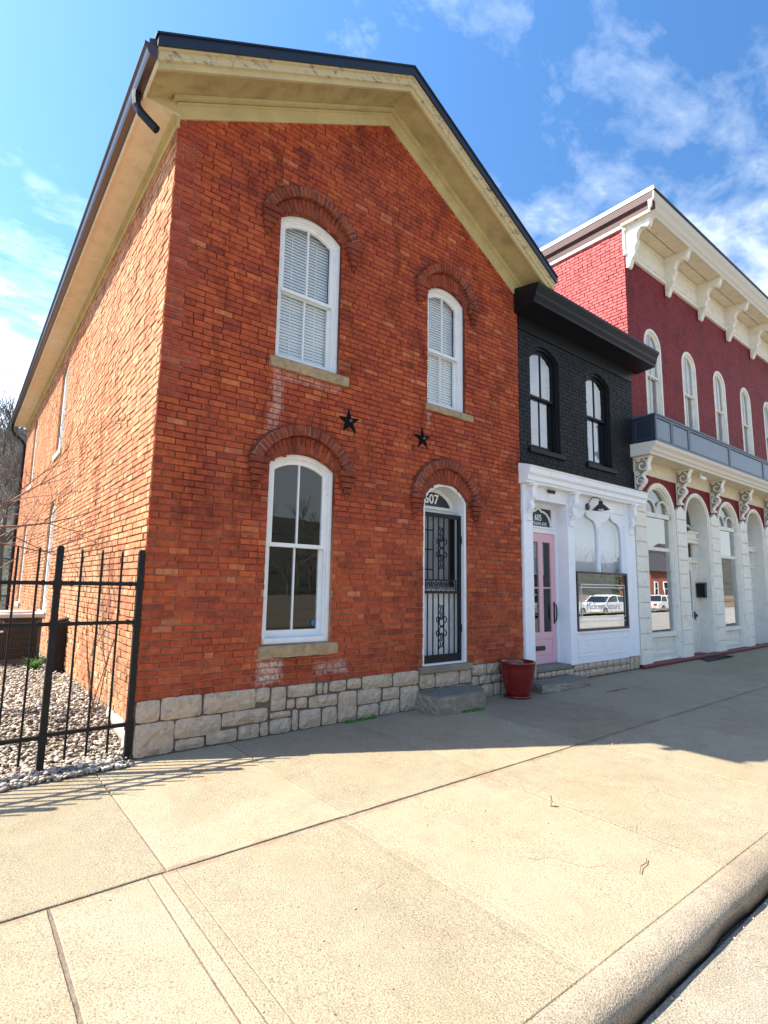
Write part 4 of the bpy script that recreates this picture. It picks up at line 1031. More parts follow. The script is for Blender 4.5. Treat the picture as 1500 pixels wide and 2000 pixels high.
for (a, b) in ((dx0+0.13, 6.855), (6.975, dx1-0.115)):
    mb = MB(); mb.poly([(a, 0.27, 0.92), (b, 0.27, 0.92), (b, 0.27, 2.55), (a, 0.27, 2.55)]); mb.build('pane', 'glass', pd)
mb = MB()
for k in range(17):
    z = 1.95+k*0.035; mb.poly([(dx0+0.13, 0.30, z), (dx1-0.25, 0.30, z), (dx1-0.25, 0.325, z+0.028), (dx0+0.13, 0.325, z+0.028)])
mb.build('blind', 'blind', pd)
mb = MB(); mb.cbox(6.72, 6.98, 0.232, 0.25, 0.60, 0.68, .004); mb.build('mail_slot', 'sign_black', pd)
mb = MB(); mb.tube([(7.285, 0.245, 1.42), (7.285, 0.20, 1.40), (7.285, 0.185, 1.32), (7.285, 0.185, 1.22), (7.285, 0.20, 1.13), (7.285, 0.245, 1.10)], 0.012, 6); mb.box(7.268, 7.302, 0.236, 0.246, 1.06, 1.46); mb.build('door_handle', 'iron', pd)
# transom of the pink door
mb = MB(); mb.poly([(6.43, 0.275, 2.83), (7.345, 0.275, 2.83), (7.345, 0.275, 3.2), (6.43, 0.275, 3.2)]); tp_ = mb.build('transom_pane', 'navy', dfm)
mb = MB()
for s in (-1, 1):
    pts = [(6.89+s*0.0, 3.205), (6.89+s*0.03, 3.165), (6.89+s*0.09, 3.125), (6.89+s*0.17, 3.115), (6.89+s*0.25, 3.085), (6.89+s*0.32, 3.02), (6.89+s*0.37, 2.93), (6.89+s*0.38, 2.83)]
    mb.tube([(u, 0.262, z) for u, z in pts], 0.021, 6)
mb.box(6.43, 6.49, 0.25, 0.274, 2.83, 3.2); mb.box(7.29, 7.345, 0.25, 0.274, 2.83, 3.2); mb.box(6.49, 7.29, 0.25, 0.274, 3.18, 3.2)
mb.build('ogee_tracery', 'white_paint', dfm)
text('605', 0.16, T, 6.895, 3.00, -0.268, dfm, 'lettering', bold=0.003, squeeze=0.9)
text('PUTNAM AVE.', 0.098, T, 6.89, 2.888, -0.268, dfm, 'lettering', bold=0.001, squeeze=0.92)
# display window
wx0, wx1 = 7.58, 9.46
mb = MB(); yb = 0.02
# spandrel board with two ogee arches
def ogee(u, a, b, zs, zp):
    t = abs((u-(a+b)/2)/((b-a)/2)); pts_ = [(0, zp), (0.06, zp-0.045), (0.18, zp-0.10), (0.35, zp-0.135), (0.6, zp-0.155), (0.8, zp-0.20), (0.93, zp-0.29), (1.0, zs)]
    for (p, q), (r_, s_) in zip(pts_, pts_[1:]):
        if t <= r_: return q+(s_-q)*(t-p)/(r_-p)
    return zs
panes = [(7.615, 8.46), (8.515, 9.38)]
ZS, ZP = 2.78, 3.215
edges = [wx0]
for a, b in panes:
    n_ = 20; edges += [a+(b-a)*0.5*(1-math.cos(PI*i/n_)) if False else a+(b-a)*i/n_ for i in range(n_+1)]
edges += [wx1]
for a, b in zip(edges, edges[1:]):
    if b-a < 1e-6: continue
    pn = [p for p in panes if p[0]-1e-6 <= a and b <= p[1]+1e-6]
    if pn:
        za, zb_ = ogee(a, *pn[0], ZS, ZP), ogee(b, *pn[0], ZS, ZP)
        mb.poly([(a, yb-0.02, za), (b, yb-0.02, zb_), (b, yb-0.02, 3.26), (a, yb-0.02, 3.26)])
        mb.poly([(a, yb-0.02, za), (b, yb-0.02, zb_), (b, yb+0.02, zb_), (a, yb+0.02, za)])
    else:
        mb.box(a, b, yb-0.02, yb+0.02, 2.0, 3.255)
mb.box(8.472, 8.502, yb-0.035, yb-0.02, 2.0, 2.95)
dw = mb.build('display_window', 'white_paint', shop)
for a, b in panes:
    mb = MB(); us_ = [a+(b-a)*i/20 for i in range(21)]
    mb.poly([(a, yb+0.012, 2.0), (b, yb+0.012, 2.0)]+[(u, yb+0.012, ogee(u, a, b, ZS, ZP)) for u in reversed(us_)]); mb.build('pane', 'glass_sky', dw)
mb = MB(); mb.box(wx0+0.03, wx1-0.03, yb+0.16, yb+0.17, 2.03, 3.24); mb.build('roller_shade', 'shade', dw)
mb = MB(); mb.poly([(wx0+0.05, yb+0.03, 0.95), (wx1-0.05, yb+0.03, 0.95), (wx1-0.05, yb+0.03, 2.0), (wx0+0.05, yb+0.03, 2.0)]); mb.build('pane', 'glass_shop', dw)
mb = MB(); fo = Op(7.60, 9.45, 0.925, 2.035, 2.035); frame(mb, T, fo, 0.042, 0.0, 0.05, bw=0.042, n=1); mb.build('sign_frame', 'sign_black', dw)
mb = MB()
def rectline(mb, a, b, z0, z1, w_, y):
    for q in ((a, b, z0, z0+w_), (a, b, z1-w_, z1), (a, a+w_, z0+w_, z1-w_), (b-w_, b, z0+w_, z1-w_)):
        mb.poly([(q[0], y, q[2]), (q[1], y, q[2]), (q[1], y, q[3]), (q[0], y, q[3])])
rectline(mb, 7.80, 9.40, 1.16, 1.80, 0.014, -0.012); rectline(mb, 7.75, 9.43, 1.08, 1.745, 0.014, -0.009)
mb.build('sign_border', 'lettering', dw)
mb = MB(); mb.poly([(7.64, -0.006, 0.96), (9.41, -0.006, 0.96), (9.41, -0.006, 2.0), (7.64, -0.006, 2.0)]); mb.build('sign_pane', 'glass_shop', dw)
text('Midtown Square', 0.20, T, 8.58, 1.375, 0.012, dw, 'lettering', name='sign_lettering', squeeze=0.92)
# stall riser
mb = MB(); mb.box(wx0, wx1, -0.02, 0.28, 0.34, 0.93)
rs = mb.build('stall_riser', 'white_paint', shop)
for a, b in ((7.66, 8.44), (8.60, 9.38)):
    mb = MB(); mb.box(a-.04, b+.04, -0.031, -0.021, 0.76, 0.79); mb.box(a-.04, b+.04, -0.031, -0.021, 0.46, 0.49); mb.box(a-.04, a-.01, -0.031, -0.021, 0.49, 0.76); mb.box(b+.01, b+.04, -0.031, -0.021, 0.49, 0.76)
    mb.cbox(a+0.03, b-0.03, -0.026, -0.018, 0.52, 0.73, 0.004)
    mb.build('panel', 'white_paint', rs)
mb = MB(); mb.cbox(wx0, wx1, -0.05, 0.02, 0.88, 0.925, 0.006); mb.build('window_sill', 'white_paint', rs)
mb = MB(); mb.cbox(6.36, 7.40, -0.03, 0.30, 0.285, 0.362, 0.01); mb.build('door_sill', 'step_top', shop)
mb = MB(); mb.box(B0, 9.86, 0.0, 0.30, 0.0, 0.36); sf = mb.build('foundation', 'stone_joint', shop)
rr = random.Random(9)
x = 6.40
while x < 7.36:
    l = rr.uniform(0.14, 0.26); rock(sf, T, x, min(x+l, 7.38)-0.015, 0.19, 0.275, 0.04, seed=int(x*99)); x += l
x = 6.06
rock(sf, T, 6.05, 6.36, 0.20, 0.44, 0.04, seed=5); rock(sf, T, 6.05, 6.36, 0.05, 0.185, 0.04, seed=6)
for (z0_, z1_, sd_) in ((0.225, 0.335, 1), (0.095, 0.215, 2)):
    x = 7.46
    while x < 9.44:
        l = rr.uniform(0.14, 0.34); rock(sf, T, x, min(x+l, 9.46)-0.015, z0_, z1_, 0.045, seed=int(x*77)+sd_); x += l
for (a, b) in ((9.48, 9.62), (9.635, 9.84)): rock(sf, T, a, b, 0.10, 0.345, 0.045, seed=int(a*50))
rock(sf, T, 7.28, 7.44, 0.09, 0.275, 0.045, seed=66)
# lamp and camera on the shopfront
lamp = empty('wall_lamp', (8.08, -0.03, 3.33), 'black gooseneck barn lamp above the shop display window', 'wall lamp')
mb = MB(); mb.lathe([(0, 0), (0.07, 0), (0.07, 0.015), (0.05, 0.03), (0, 0.03)], (0, 0, 0), 16); mb.map(lambda a, b, q: (8.08+a, -0.022-q, 3.30+b)); mb.build('back_plate', 'sign_black', lamp)
mb = MB(); mb.tube([(8.08, -0.04, 3.30), (8.09, -0.06, 3.40), (8.12, -0.11, 3.47), (8.16, -0.18, 3.48), (8.18, -0.235, 3.44), (8.18, -0.25, 3.37)], 0.009, 6); mb.build('gooseneck', 'sign_black', lamp)
mb = MB(); mb.lathe([(0.03, 0.13), (0.04, 0.12), (0.042, 0.07), (0.06, 0.06), (0.155, -0.035), (0.16, -0.045), (0.15, -0.04), (0.05, 0.05), (0.0, 0.05)], (8.18, -0.25, 3.27), 20); mb.build('lamp_shade', 'sign_black', lamp, smooth=True)
mb = MB(); mb.lathe([(0.0, -0.085), (0.04, -0.075), (0.055, -0.045), (0.05, -0.01), (0.03, 0.03)], (8.18, -0.25, 3.27), 14); mb.build('bulb_glass', 'shade', lamp, smooth=True)
cm = empty('security_camera', (6.80, -0.02, 3.46), 'small dark bullet camera under the white cornice above the pink door', 'camera')
mb = MB(); mb.tube([(6.80, -0.02, 3.46), (6.80, -0.06, 3.455)], 0.02, 8); mb.build('mount', 'sign_black', cm)
mb = MB(); mb.tube([(6.78, -0.05, 3.44), (6.84, -0.14, 3.42)], 0.032, 10); mb.tube([(6.84, -0.14, 3.42), (6.846, -0.15, 3.418)], 0.036, 10); mb.build('camera_body', 'sign_black', cm)

# ================================================================== CRIMSON BUILDING
cr = empty('crimson_building', (10.1, 0, 0.08), 'tall crimson painted brick commercial building with bracketed cream cornice and arcaded ground floor', 'commercial building')
C0, C1 = 10.09, 24.1
TOPW = 10.12
wc = [11.22, 13.21, 15.20, 17.19, 19.18, 21.17, 23.16]
cops = [Op(c-0.42, c+0.42, 4.95, 7.56, 7.98) for c in wc]
pc = [10.06, 12.08, 14.05, 16.05, 18.06, 20.06, 22.06, 24.06]
gops = []
for i, (a, b) in enumerate(zip(pc, pc[1:])):
    c = (a+b)/2+0.02; gops.append(Op(c-0.74, c+0.74, 0.12, 3.42, 4.16))
mb = MB(); wall(mb, T, C0, C1, 0.0, lambda u: 9.6, cops+gops, 0.32); cw = mb.build('front_wall', 'brick_crimson', cr)
res, emit = bricks(T, C0, C1, 0.1, lambda u: 9.45, cops+gops, seed=41, out=0.003, joint=0.006, jit=0.0008)
lay(res, emit, T, cw, 'brick_crimson', 0)
TR = TS(C0)
mb = MB(); wall(mb, TR, 0, 12, 6.0, lambda u: TOPW, [], 0.1); csw = mb.build('side_wall', 'brick_crimson', cr)
res, emit = bricks(TR, -0.002, 6.0, 6.4, lambda u: TOPW, [], seed=43, out=0.016, course=0.080, L=0.24, joint=0.013)
lay(res, emit, TR, csw, 'brick_sunlit', 300)
mb = MB(); mb.box(C0+0.33, C1, 6, 6.05, 0, 10); mb.box(C0+0.03, C1, 0.33, 6, 4.45, 4.55); mb.box(C0+0.03, C1, 0.33, 6, 0.05, 0.1); mb.box(C0+.02, C0+.05, 0.33, 6, 0.1, 10); mb.box(C1-0.05, C1, 0, 6, 0, 10); mb.box(C0, C1, 0, 12, 10.1, 10.2); mb.build('room_walls', 'room', cr)
# upstairs windows
for o_ in cops:
    F = sash_window(T, o_, cr, wood='cream', gl='glass_sky', set0=-0.012, casing=0.07, mid=6.80, interior=None, trimw=0.045, muntin=True)
# ground floor bays
for i, o_ in enumerate(gops):
    mb = MB(); inn = frame(mb, T, o_, 0.065, -0.02, 0.045, bw=0.0); i2 = frame(mb, T, inn, 0.035, -0.12, 0.02, bw=0.0, outer=False)
    arch = mb.build('archway', 'cream', cr)
    if i % 2 == 0:   # shop window
        ws = i2.inset(0.002, 0.0)
        mb = MB(); ws.z0 = 0.14; frame(mb, T, ws, 0.035, -0.12, -0.03, bw=0.03)
        for (za, zb_, dd) in ((3.36, 3.46, -0.03), (2.60, 2.68, -0.06), (0.68, 0.78, -0.02)): Tbox(mb, T, ws.ua, ws.ub, -0.12, dd, za, zb_)
        Tbox(mb, T, ws.ua, ws.ub, -0.18, -0.10, 0.14, 0.68)
        Tbox(mb, T, ws.ua+0.06, ws.ub-0.06, -0.10, -0.075, 0.60, 0.65); Tbox(mb, T, ws.ua+0.06, ws.ub-0.06, -0.10, -0.075, 0.28, 0.33)
        Tbox(mb, T, ws.ua+0.10, ws.ub-0.10, -0.10, -0.085, 0.42, 0.56)
        # tracery: two small arches under the big one
        r_ = ws.w/2
        for s in (-1, 1): arcbar(mb, T, ws.uc+s*r_, 3.46, r_-0.035, r_, -PI/2, PI/2, -0.085, -0.045, 14)
        sw_ = mb.build('shop_window', 'cream', cr)
        for (za, zb_) in ((0.78, 2.60), (2.68, 3.36)):
            mb = MB(); Tpane(mb, T, ws.ua+0.02, ws.ub-0.02, -0.075, za, lambda u: zb_, 1); mb.build('pane', 'glass_shop', sw_)
        mb = MB(); Tpane(mb, T, ws.ua+0.02, ws.ub-0.02, -0.09, 3.46, lambda u: ws.top(u)-0.02, 16); mb.build('pane', 'glass_sky', sw_)
    else:            # recessed doorway
        D_ = 0.34; io = i2; i2 = i2.inset(0.003, 0.0)
        mb = MB(); ol = io.outline()
        for (p, q) in zip(ol, ol[1:]): mb.poly([T(p[0], -0.12, p[1]), T(q[0], -0.12, q[1]), T(q[0], -D_-0.06, q[1]), T(p[0], -D_-0.06, p[1])])
        mb.build('reveal', 'cream', arch)
        mb = MB()
        for (za, zb_, dd) in ((2.92, 3.02, 0.12), (3.02, 3.06, 0.15), (2.42, 2.52, 0.08), (2.52, 2.55, 0.11)): Tbox(mb, T, i2.ua, i2.ub, -D_-0.05, -D_+dd, za, zb_)
        Tbox(mb, T, i2.ub-0.16, i2.ub, -D_-0.05, -D_+0.02, 0.14, 2.42); Tbox(mb, T, i2.ub-0.07, i2.ub, -D_-0.05, -D_+0.05, 0.14, 2.92)
        Tbox(mb, T, i2.ua, i2.ua+0.14, -D_-0.05, -D_+0.02, 0.14, 2.92)
        for (a, b) in ((i2.uc-0.03, i2.uc+0.03), (i2.ub-0.12, i2.ub-0.07)): Tbox(mb, T, a, b, -D_-0.05, -D_+0.01, 2.55, 2.92)
        for s in (-1, 1): arcbar(mb, T, i2.uc+s*i2.w/2, 3.10, i2.w/2-0.035, i2.w/2, -PI/2, PI/2, -D_-0.05, -D_+0.0, 12)
        if i == 1: Tbox(mb, T, i2.uc-0.05, i2.ub-0.15, -D_, -D_+0.13, 3.06, 3.18); Tbox(mb, T, i2.uc-0.08, i2.ub-0.12, -D_, -D_+0.17, 3.18, 3.22)
        dfr = mb.build('door_surround', 'cream', arch)
        mb = MB(); Tpane(mb, T, i2.ua, i2.ub, -D_-0.04, 2.5, lambda u: i2.top(min(max(u, i2.ua), i2.ub)), 14); mb.build('pane', 'glass', dfr)
        if i == 1:
            mb = MB(); a, b = i2.ua+0.14, i2.ub-0.16
            Tbox(mb, T, a, a+0.12, -D_-0.04, -D_, 0.14, 2.42); Tbox(mb, T, b-0.14, b, -D_-0.04, -D_, 0.14, 2.42); Tbox(mb, T, a+.12, b-.14, -D_-0.04, -D_-.001, 2.22, 2.42); Tbox(mb, T, a+.12, b-.14, -D_-0.04, -D_-.001, 0.14, 1.02)
            for z in (0.35, 0.58, 0.80): Tbox(mb, T, a+0.22, b-0.2, -D_, -D_+0.012, z, z+0.12)
            dl_ = mb.build('panelled_door', 'cream', arch)
            mb = MB(); Tpane(mb, T, a+.12, b-.14, -D_-0.02, 1.02, lambda u: 2.22, 1); mb.build('pane', 'glass', dl_)
            mb = MB(); mb.tube([(b-0.07, D_-0.05, 1.05), (b-0.07, D_-0.06, 1.12)], 0.02, 8); mb.box(b-0.095, b-0.045, D_-0.02, D_-0.001, 0.98, 1.18); mb.build('door_handle', 'iron', dl_)
        else:
            mb = MB(); a, b = i2.ua+0.14, i2.ub-0.16
            Tbox(mb, T, a, a+0.06, -D_-0.04, -D_, 0.14, 2.42); Tbox(mb, T, b-0.06, b, -D_-0.04, -D_, 0.14, 2.42); Tbox(mb, T, a, b, -D_-0.04, -D_-.001, 0.14, 0.22)
            dl_ = mb.build('glazed_door', 'steel_trim', arch)
            mb = MB(); Tpane(mb, T, a+.06, b-.06, -D_-0.02, 0.22, lambda u: 2.42, 1); mb.build('pane', 'glass_shop', dl_)
# pilasters of rusticated blocks
for k, c in enumerate(pc):
    wd = 0.235 if k else 0.20
    xa, xb = (c-wd, c+wd) if k else (9.87, 10.30)
    mb = MB(); mb.box(xa+0.02, xb-0.02, -0.045, 0.0, 0.13, 3.62); pl_ = mb.build('pilaster', 'cream', cr)
    for j in range(10):
        z = 0.14+j*0.3265; mb = MB(); mb.cbox(xa, xb, -0.075-rr.uniform(0, .003), -0.0, z, z+0.312, 0.010); mb.build('block', 'cream', pl_)
    mb = MB(); mb.prism([(xa, 3.41), (xb, 3.41), (xb, 3.60), ((xa+xb)/2, 3.72), (xa, 3.60)], lambda p, q, t: (p, t, q), -0.078, 0.0); mb.build('pilaster_cap', 'cream', pl_)
    console(cr, (xa+xb)/2, 4.585, 0.80, 0.34, -0.02, 'cream', wd=0.15)
mb = MB(); mb.prism([(0.0, 0.0), (-0.10, 0.0), (-0.115, 0.10), (-0.10, 0.135), (0.0, 0.14)], lambda p, q, t: (t, p, q+gz(t)-0.05), 9.86, C1)
for (a, b) in ((12.3, 13.85), (16.3, 17.85), (20.3, 21.8)): mb.box(a, b, -0.099, 0.34, 0.02, 0.131+gz(a)*0.2)
mb.build('plinth', 'crimson_flat', cr)
# mid cornice, frieze
mb = MB(); mb.box(10.0, C1, -0.035, 0.0, 4.28, 4.60); mb.build('storefront_frieze', 'cream_warm', cr)
mp = [(-0.0, 4.595), (-0.44, 4.60), (-0.45, 4.66), (-0.485, 4.68), (-0.50, 4.74), (-0.56, 4.79), (-0.575, 4.86), (0.0, 4.875)]
mb = MB(); mb.prism(mp, lambda p, q, t: (t, p, q), 9.90, C1); mb.build('mid_cornice', 'peel_cream', cr)
mb = MB(); mb.poly([(9.92, -0.435, 4.592), (C1, -0.435, 4.592), (C1, -0.036, 4.592), (9.92, -0.036, 4.592)]); mb.build('mid_soffit', 'cream_warm', cr)
# spot lights under the mid cornice, security-style
for xl in (12.75,):
    mb = MB(); mb.tube([(xl, -0.3, 4.59), (xl, -0.3, 4.52)], 0.02, 6); mb.tube([(xl-0.03, -0.3, 4.50), (xl+0.08, -0.38, 4.44)], 0.045, 10); mb.build('flood_light', 'lettering', cr)
# balcony parapet of blue panels
bal = empty('balcony_parapet', (10.05, -0.52, 4.88), 'slate blue panelled parapet above the arcade of the crimson building', 'balcony')
bx = [10.03, 10.80, 11.68, 14.08, 16.55, 19.0, 21.5, 24.0]
mb = MB(); mb.box(bx[0], bx[-1], -0.50, -0.47, 4.90, 5.46); mb.box(bx[0], bx[0]+0.03, -0.47, -0.02, 4.90, 5.46); mb.build('backing', 'steel_trim', bal)
for a, b in zip(bx, bx[1:]):
    mb = MB(); pn = Op(a+0.004, b-0.004, 4.88, 5.47, 5.47); pi_ = frame(mb, TF(-0.50), pn, 0.055, 0.0, 0.028, bw=0.06, n=1)
    pf = mb.build('panel_frame', 'steel_trim', bal)
    mb = MB(); mb.cbox(a+0.072, b-0.072, -0.515, -0.50, 4.955, 5.40, 0.008); mb.build('panel', 'steel_blue', pf)
mb = MB(); mb.box(bx[0]-0.03, bx[-1], -0.545, -0.46, 5.47, 5.505); mb.box(bx[0]-0.03, bx[0]+0.05, -0.46, -0.02, 5.47, 5.505); mb.build('cap_rail', 'steel_trim', bal)
mb = MB(); mb.box(bx[0]-0.028, bx[0]-0.001, -0.52, -0.45, 4.88, 5.469); mb.box(bx[0]-0.028, bx[0]-0.001, -0.08, -0.01, 4.88, 5.469); mb.box(bx[0]-0.028, bx[0]-0.001, -0.45, -0.08, 5.40, 5.469); mb.box(bx[0]-0.028, bx[0]-0.001, -0.45, -0.08, 4.88, 4.95); mb.cbox(bx[0]-0.012, bx[0]-0.001, -0.43, -0.10, 4.97, 5.38); mb.build('end_panel', 'navy', bal)  # same slate panelling, coloured navy to paint in the shadow on this end
# top cornice
mb = MB(); mb.box(10.02, C1, -0.04, 0.0, 9.44, 10.14); mb.box(10.01, C1, -0.06, -0.038, 9.44, 9.52); mb.box(10.01, C1, -0.075, -0.038, 10.04, 10.10); mb.build('top_frieze', 'cream', cr)
tb = [10.15, 12.10, 14.05, 16.0, 17.95, 19.9, 21.85, 23.8]
for a, b in zip(tb, tb[1:]):
    mb = MB(); pn = Op(a+0.16, b-0.12, 9.57, 10.0, 10.0); frame(mb, TF(-0.04), pn, 0.03, 0.0, 0.014, bw=0.03, n=1); mb.build('frieze_panel', 'cream', cr)
mb = MB(); mb.box(9.96, C1, -0.66, 0.0, 10.14, 10.20); mb.build('top_soffit', 'cream_warm', cr)
mb = MB(); mb.box(9.965, C1, -0.345, -0.335, 10.132, 10.139); mb.build('soffit_joint', 'dirt', cr)
tp = [(-0.655, 10.13), (-0.675, 10.13), (-0.68, 10.22), (-0.72, 10.25), (-0.735, 10.36), (-0.79, 10.42), (-0.80, 10.56), (-0.79, 10.60), (-0.65, 10.62), (-0.655, 10.25)]
mb = MB(); mb.prism(tp, lambda p, q, t: (t, p, q), 9.95, C1); mb.build('top_cornice', 'peel_cream', cr)
mb = MB(); mb.box(9.94, C1, -0.82, -0.60, 10.602, 10.65); mb.build('roof_edge', 'navy_metal', cr)
mb = MB(); mb.prism([(0.0, 10.21), (-0.05, 10.21), (-0.06, 10.35), (-0.12, 10.42), (-0.13, 10.58), (0, 10.6)], lambda p, q, t: (10.07+p, t, q), -0.76, 9.0); mb.build('side_cornice', 'maroon_trim', cr)
mb = MB(); mb.box(10.02, 10.09, -0.66, 9.0, 10.135, 10.205); mb.build('side_band', 'cream', cr)
mb = MB(); mb.box(9.93, 10.4, -0.80, 9.0, 10.602, 10.70); mb.build('roof_coping', 'lettering', cr)
for k, c in enumerate(tb):
    prof = [(0, 10.13), (-0.60, 10.13), (-0.60, 10.07), (-0.575, 10.0), (-0.56, 9.93), (-0.50, 9.90), (-0.475, 9.93), (-0.43, 9.955), (-0.36, 9.95), (-0.30, 9.91), (-0.265, 9.84), (-0.26, 9.77), (-0.275, 9.70), (-0.265, 9.64), (-0.22, 9.58), (-0.20, 9.50), (-0.215, 9.43), (-0.19, 9.36), (-0.13, 9.30), (-0.10, 9.22), (-0.07, 9.14), (-0.04, 9.12), (0, 9.14)]
    mb = MB(); mb.prism(prof, lambda p, q, t: (t, p-0.03, q), c-0.075, c+0.075)
    mb.box(c-0.10, c+0.10, -0.66, -0.03, 10.10, 10.138)
    b_ = mb.build('cornice_bracket', 'cream', cr)
    mb = MB()
    for s in (-1, 1):
        mb.tube([(c+s*0.077, p-0.03+0.03, q+0.02) for p, q in prof[3:21]], 0.012, 4)
        for (yy_, zz_, q_) in ((-0.16, 9.62, 0.05), (-0.13, 9.50, 0.04)):
            n = len(mb.v)
            for v in ICO[0]: mb.v.append((c+s*0.075+v.x*0.02, yy_+v.y*q_, zz_+v.z*q_))
            for f in ICO[1]: mb.face([n+i for i in f])
    mb.build('leaf_carving', 'cream', b_)

# ================================================================== SMALL THINGS
mbx = empty('mailbox', (13.72, 0.2, 1.72), 'black wall mailbox in the recessed doorway of the crimson building', 'mailbox')
mb = MB(); mb.box(13.60, 13.725, 0.10, 0.30, 1.54, 1.86); mb.build('box', 'sign_black', mbx)
mb = MB(); mb.prism([(13.585, 1.86), (13.727, 1.86), (13.727, 1.93), (13.60, 1.90)], lambda p, q, t: (p, t, q), 0.09, 0.31); mb.build('lid', 'sign_black', mbx)
mb = MB(); n_ = 12
for j in range(5):
    for i in range(n_+1):
        x = 12.22+1.50*i/n_; y = -0.42+0.36*j/4; mb.v.append((x+0.35*(j/4), y, gz(x)+0.012+0.03*math.sin(i/n_*PI)*(1 if j < 4 else 0.6)*(0.5+0.5*math.sin(i*0.9))+ (0.03 if j == 0 and i > 3 else 0)))
for j in range(4):
    for i in range(n_): q = j*(n_+1)+i; mb.face([q, q+1, q+n_+2, q+n_+1])
o = mb.build('door_mat', 'mat_rub'); sm = o.modifiers.new('thick', 'SOLIDIFY'); sm.thickness = 0.014
tag(o, 'black rubber mat lying skewed before the doorway of the crimson building', 'door mat')

def step(name, pts_top, h, base_z, label, m_side, m_top, ragged, seed):
    rr = random.Random(seed); e = empty(name, (sum(p[0] for p in pts_top)/len(pts_top), -0.25, base_z), label, 'step', 'concrete entrance steps')
    P = []
    for i, p in enumerate(pts_top):
        q = pts_top[(i+1) % len(pts_top)]; n = max(1, int(math.hypot(q[0]-p[0], q[1]-p[1])/0.06))
        for k in range(n): t = k/n; P.append((p[0]+(q[0]-p[0])*t+rr.uniform(-.006, .006)*ragged, p[1]+(q[1]-p[1])*t+rr.uniform(-.008, .008)*ragged))
    mb = MB(); k = len(P); L = 5
    for l in range(L+1):
        f = l/L
        for (x, y) in P:
            o_ = (0.006*ragged*rr.uniform(-1, 1.6) if 0 < l < L else 0)+0.012*f
            cx = sum(p[0] for p in pts_top)/len(pts_top); s = 1+o_/0.4
            yy = -0.05+(y+0.05)*s if y < -0.06 else y
            mb.v.append((cx+(x-cx)*s, yy, base_z+h*(1-f)-0.012*(l == 0)))
    for l in range(L):
        for i in range(k): j = (i+1) % k; mb.face([l*k+i, l*k+j, (l+1)*k+j, (l+1)*k+i])
    mb.face(range(k)); mb.build('riser', m_side, e)
    mb = MB(); c0 = (sum(p[0] for p in P)/k, sum(p[1] for p in P)/k)
    for (x, y) in P: mb.v.append((x+(c0[0]-x)*0.012, y+(c0[1]-y)*0.03, base_z+h+0.004))
    for (x, y) in P: mb.v.append((x, y, base_z+h-0.014))
    mb.face(range(k))
    for i in range(k): j = (i+1) % k; mb.face([i, j, k+j, k+i])
    mb.build('tread', m_top, e)
    return e
step('concrete_step', [(3.63, -0.03), (3.60, -0.50), (4.02, -0.53), (4.42, -0.50), (4.60, -0.42), (4.68, -0.25), (4.66, -0.03)], 0.235, 0.030, 'crumbling concrete step below the iron door numbered 607', 'step', 'step_top', 1.3, 3)
step('concrete_step', [(6.02, -0.03), (5.98, -0.40), (6.35, -0.46), (7.20, -0.44), (7.36, -0.34), (7.36, -0.03)], 0.125, 0.055, 'low rough concrete slab step before the pink shop door', 'step', 'step_top', 1.2, 4)

pot = empty('flower_pot', (5.47, -0.30, 0.045), 'glossy red glazed planter with a small sprout between the two doorsteps', 'flower pot')
mb = MB(); mb.lathe([(0.0, 0.012), (0.165, 0.012), (0.172, 0.03), (0.20, 0.12), (0.245, 0.30), (0.262, 0.42), (0.266, 0.50), (0.278, 0.505), (0.280, 0.53), (0.270, 0.54), (0.252, 0.535), (0.245, 0.50), (0.235, 0.44)], (5.47, -0.32, 0.045), 40); mb.build('pot', 'pot', pot, smooth=True)
mb = MB(); mb.lathe([(0, 0.0), (0.20, 0.0), (0.21, 0.03), (0.20, 0.035), (0.17, 0.02)], (5.47, -0.32, 0.045), 32); mb.build('saucer', 'pot', pot, smooth=True)
mb = MB(); mb.lathe([(0, 0.47), (0.1, 0.475), (0.24, 0.465)], (5.47, -0.32, 0.045), 20); mb.build('soil', 'soil', pot)
def tuft(mb, c, n, h, spread, rr, wd=0.006, lean=0.6):
    for i in range(n):
        a = rr.uniform(0, 6.28); r0 = rr.uniform(0, spread); b = Vector((c[0]+r0*math.cos(a), c[1]+r0*math.sin(a)*0.6, c[2])); hh = h*rr.uniform(0.5, 1.1); a2 = rr.uniform(0, 6.28); l = lean*hh*rr.random()
        side = Vector((math.cos(a2+1.57), math.sin(a2+1.57), 0))*wd; n0 = len(mb.v)
        for k in range(4):
            t = k/3; p = b+Vector((math.cos(a2)*l*t*t, math.sin(a2)*l*t*t, hh*(t-0.25*t*t*lean))); w_ = side*(1-t*0.95); mb.v += [tuple(p-w_), tuple(p+w_)]
        for k in range(3): mb.face([n0+2*k, n0+2*k+1, n0+2*k+3, n0+2*k+2], rr.random())
rr = random.Random(77)
mb = MB(); tuft(mb, (5.50, -0.34, 0.51), 26, 0.09, 0.06, rr, 0.010, 0.9); mb.build('sprout', 'leaf', pot)
def clump(x0, x1, y, n, label, h=0.065, name='weed_clump'):
    mb = MB()
    for i in range(n):
        x = rr.uniform(x0, x1); tuft(mb, (x, y+rr.gauss(0, 0.018), gz(x)), 7, h*rr.uniform(0.5, 1.2), 0.03, rr, 0.007, 1.1)
    tag(mb.build(name, 'grass'), label, 'weeds', 'weeds in the pavement edge')
clump(2.45, 2.92, -0.085, 26, 'low green weeds growing along the limestone foundation')
clump(4.02, 4.38, -0.56, 24, 'low green weeds at the foot of the crumbling doorstep')
# grass plant beside the AC
mb = MB(); tuft(mb, (-0.35, 4.7, 0.28), 90, 0.30, 0.10, rr, 0.007, 1.5); tag(mb.build('grass_tuft', 'grass'), 'arching tuft of green grass in the gravel by the condenser unit', 'grass')

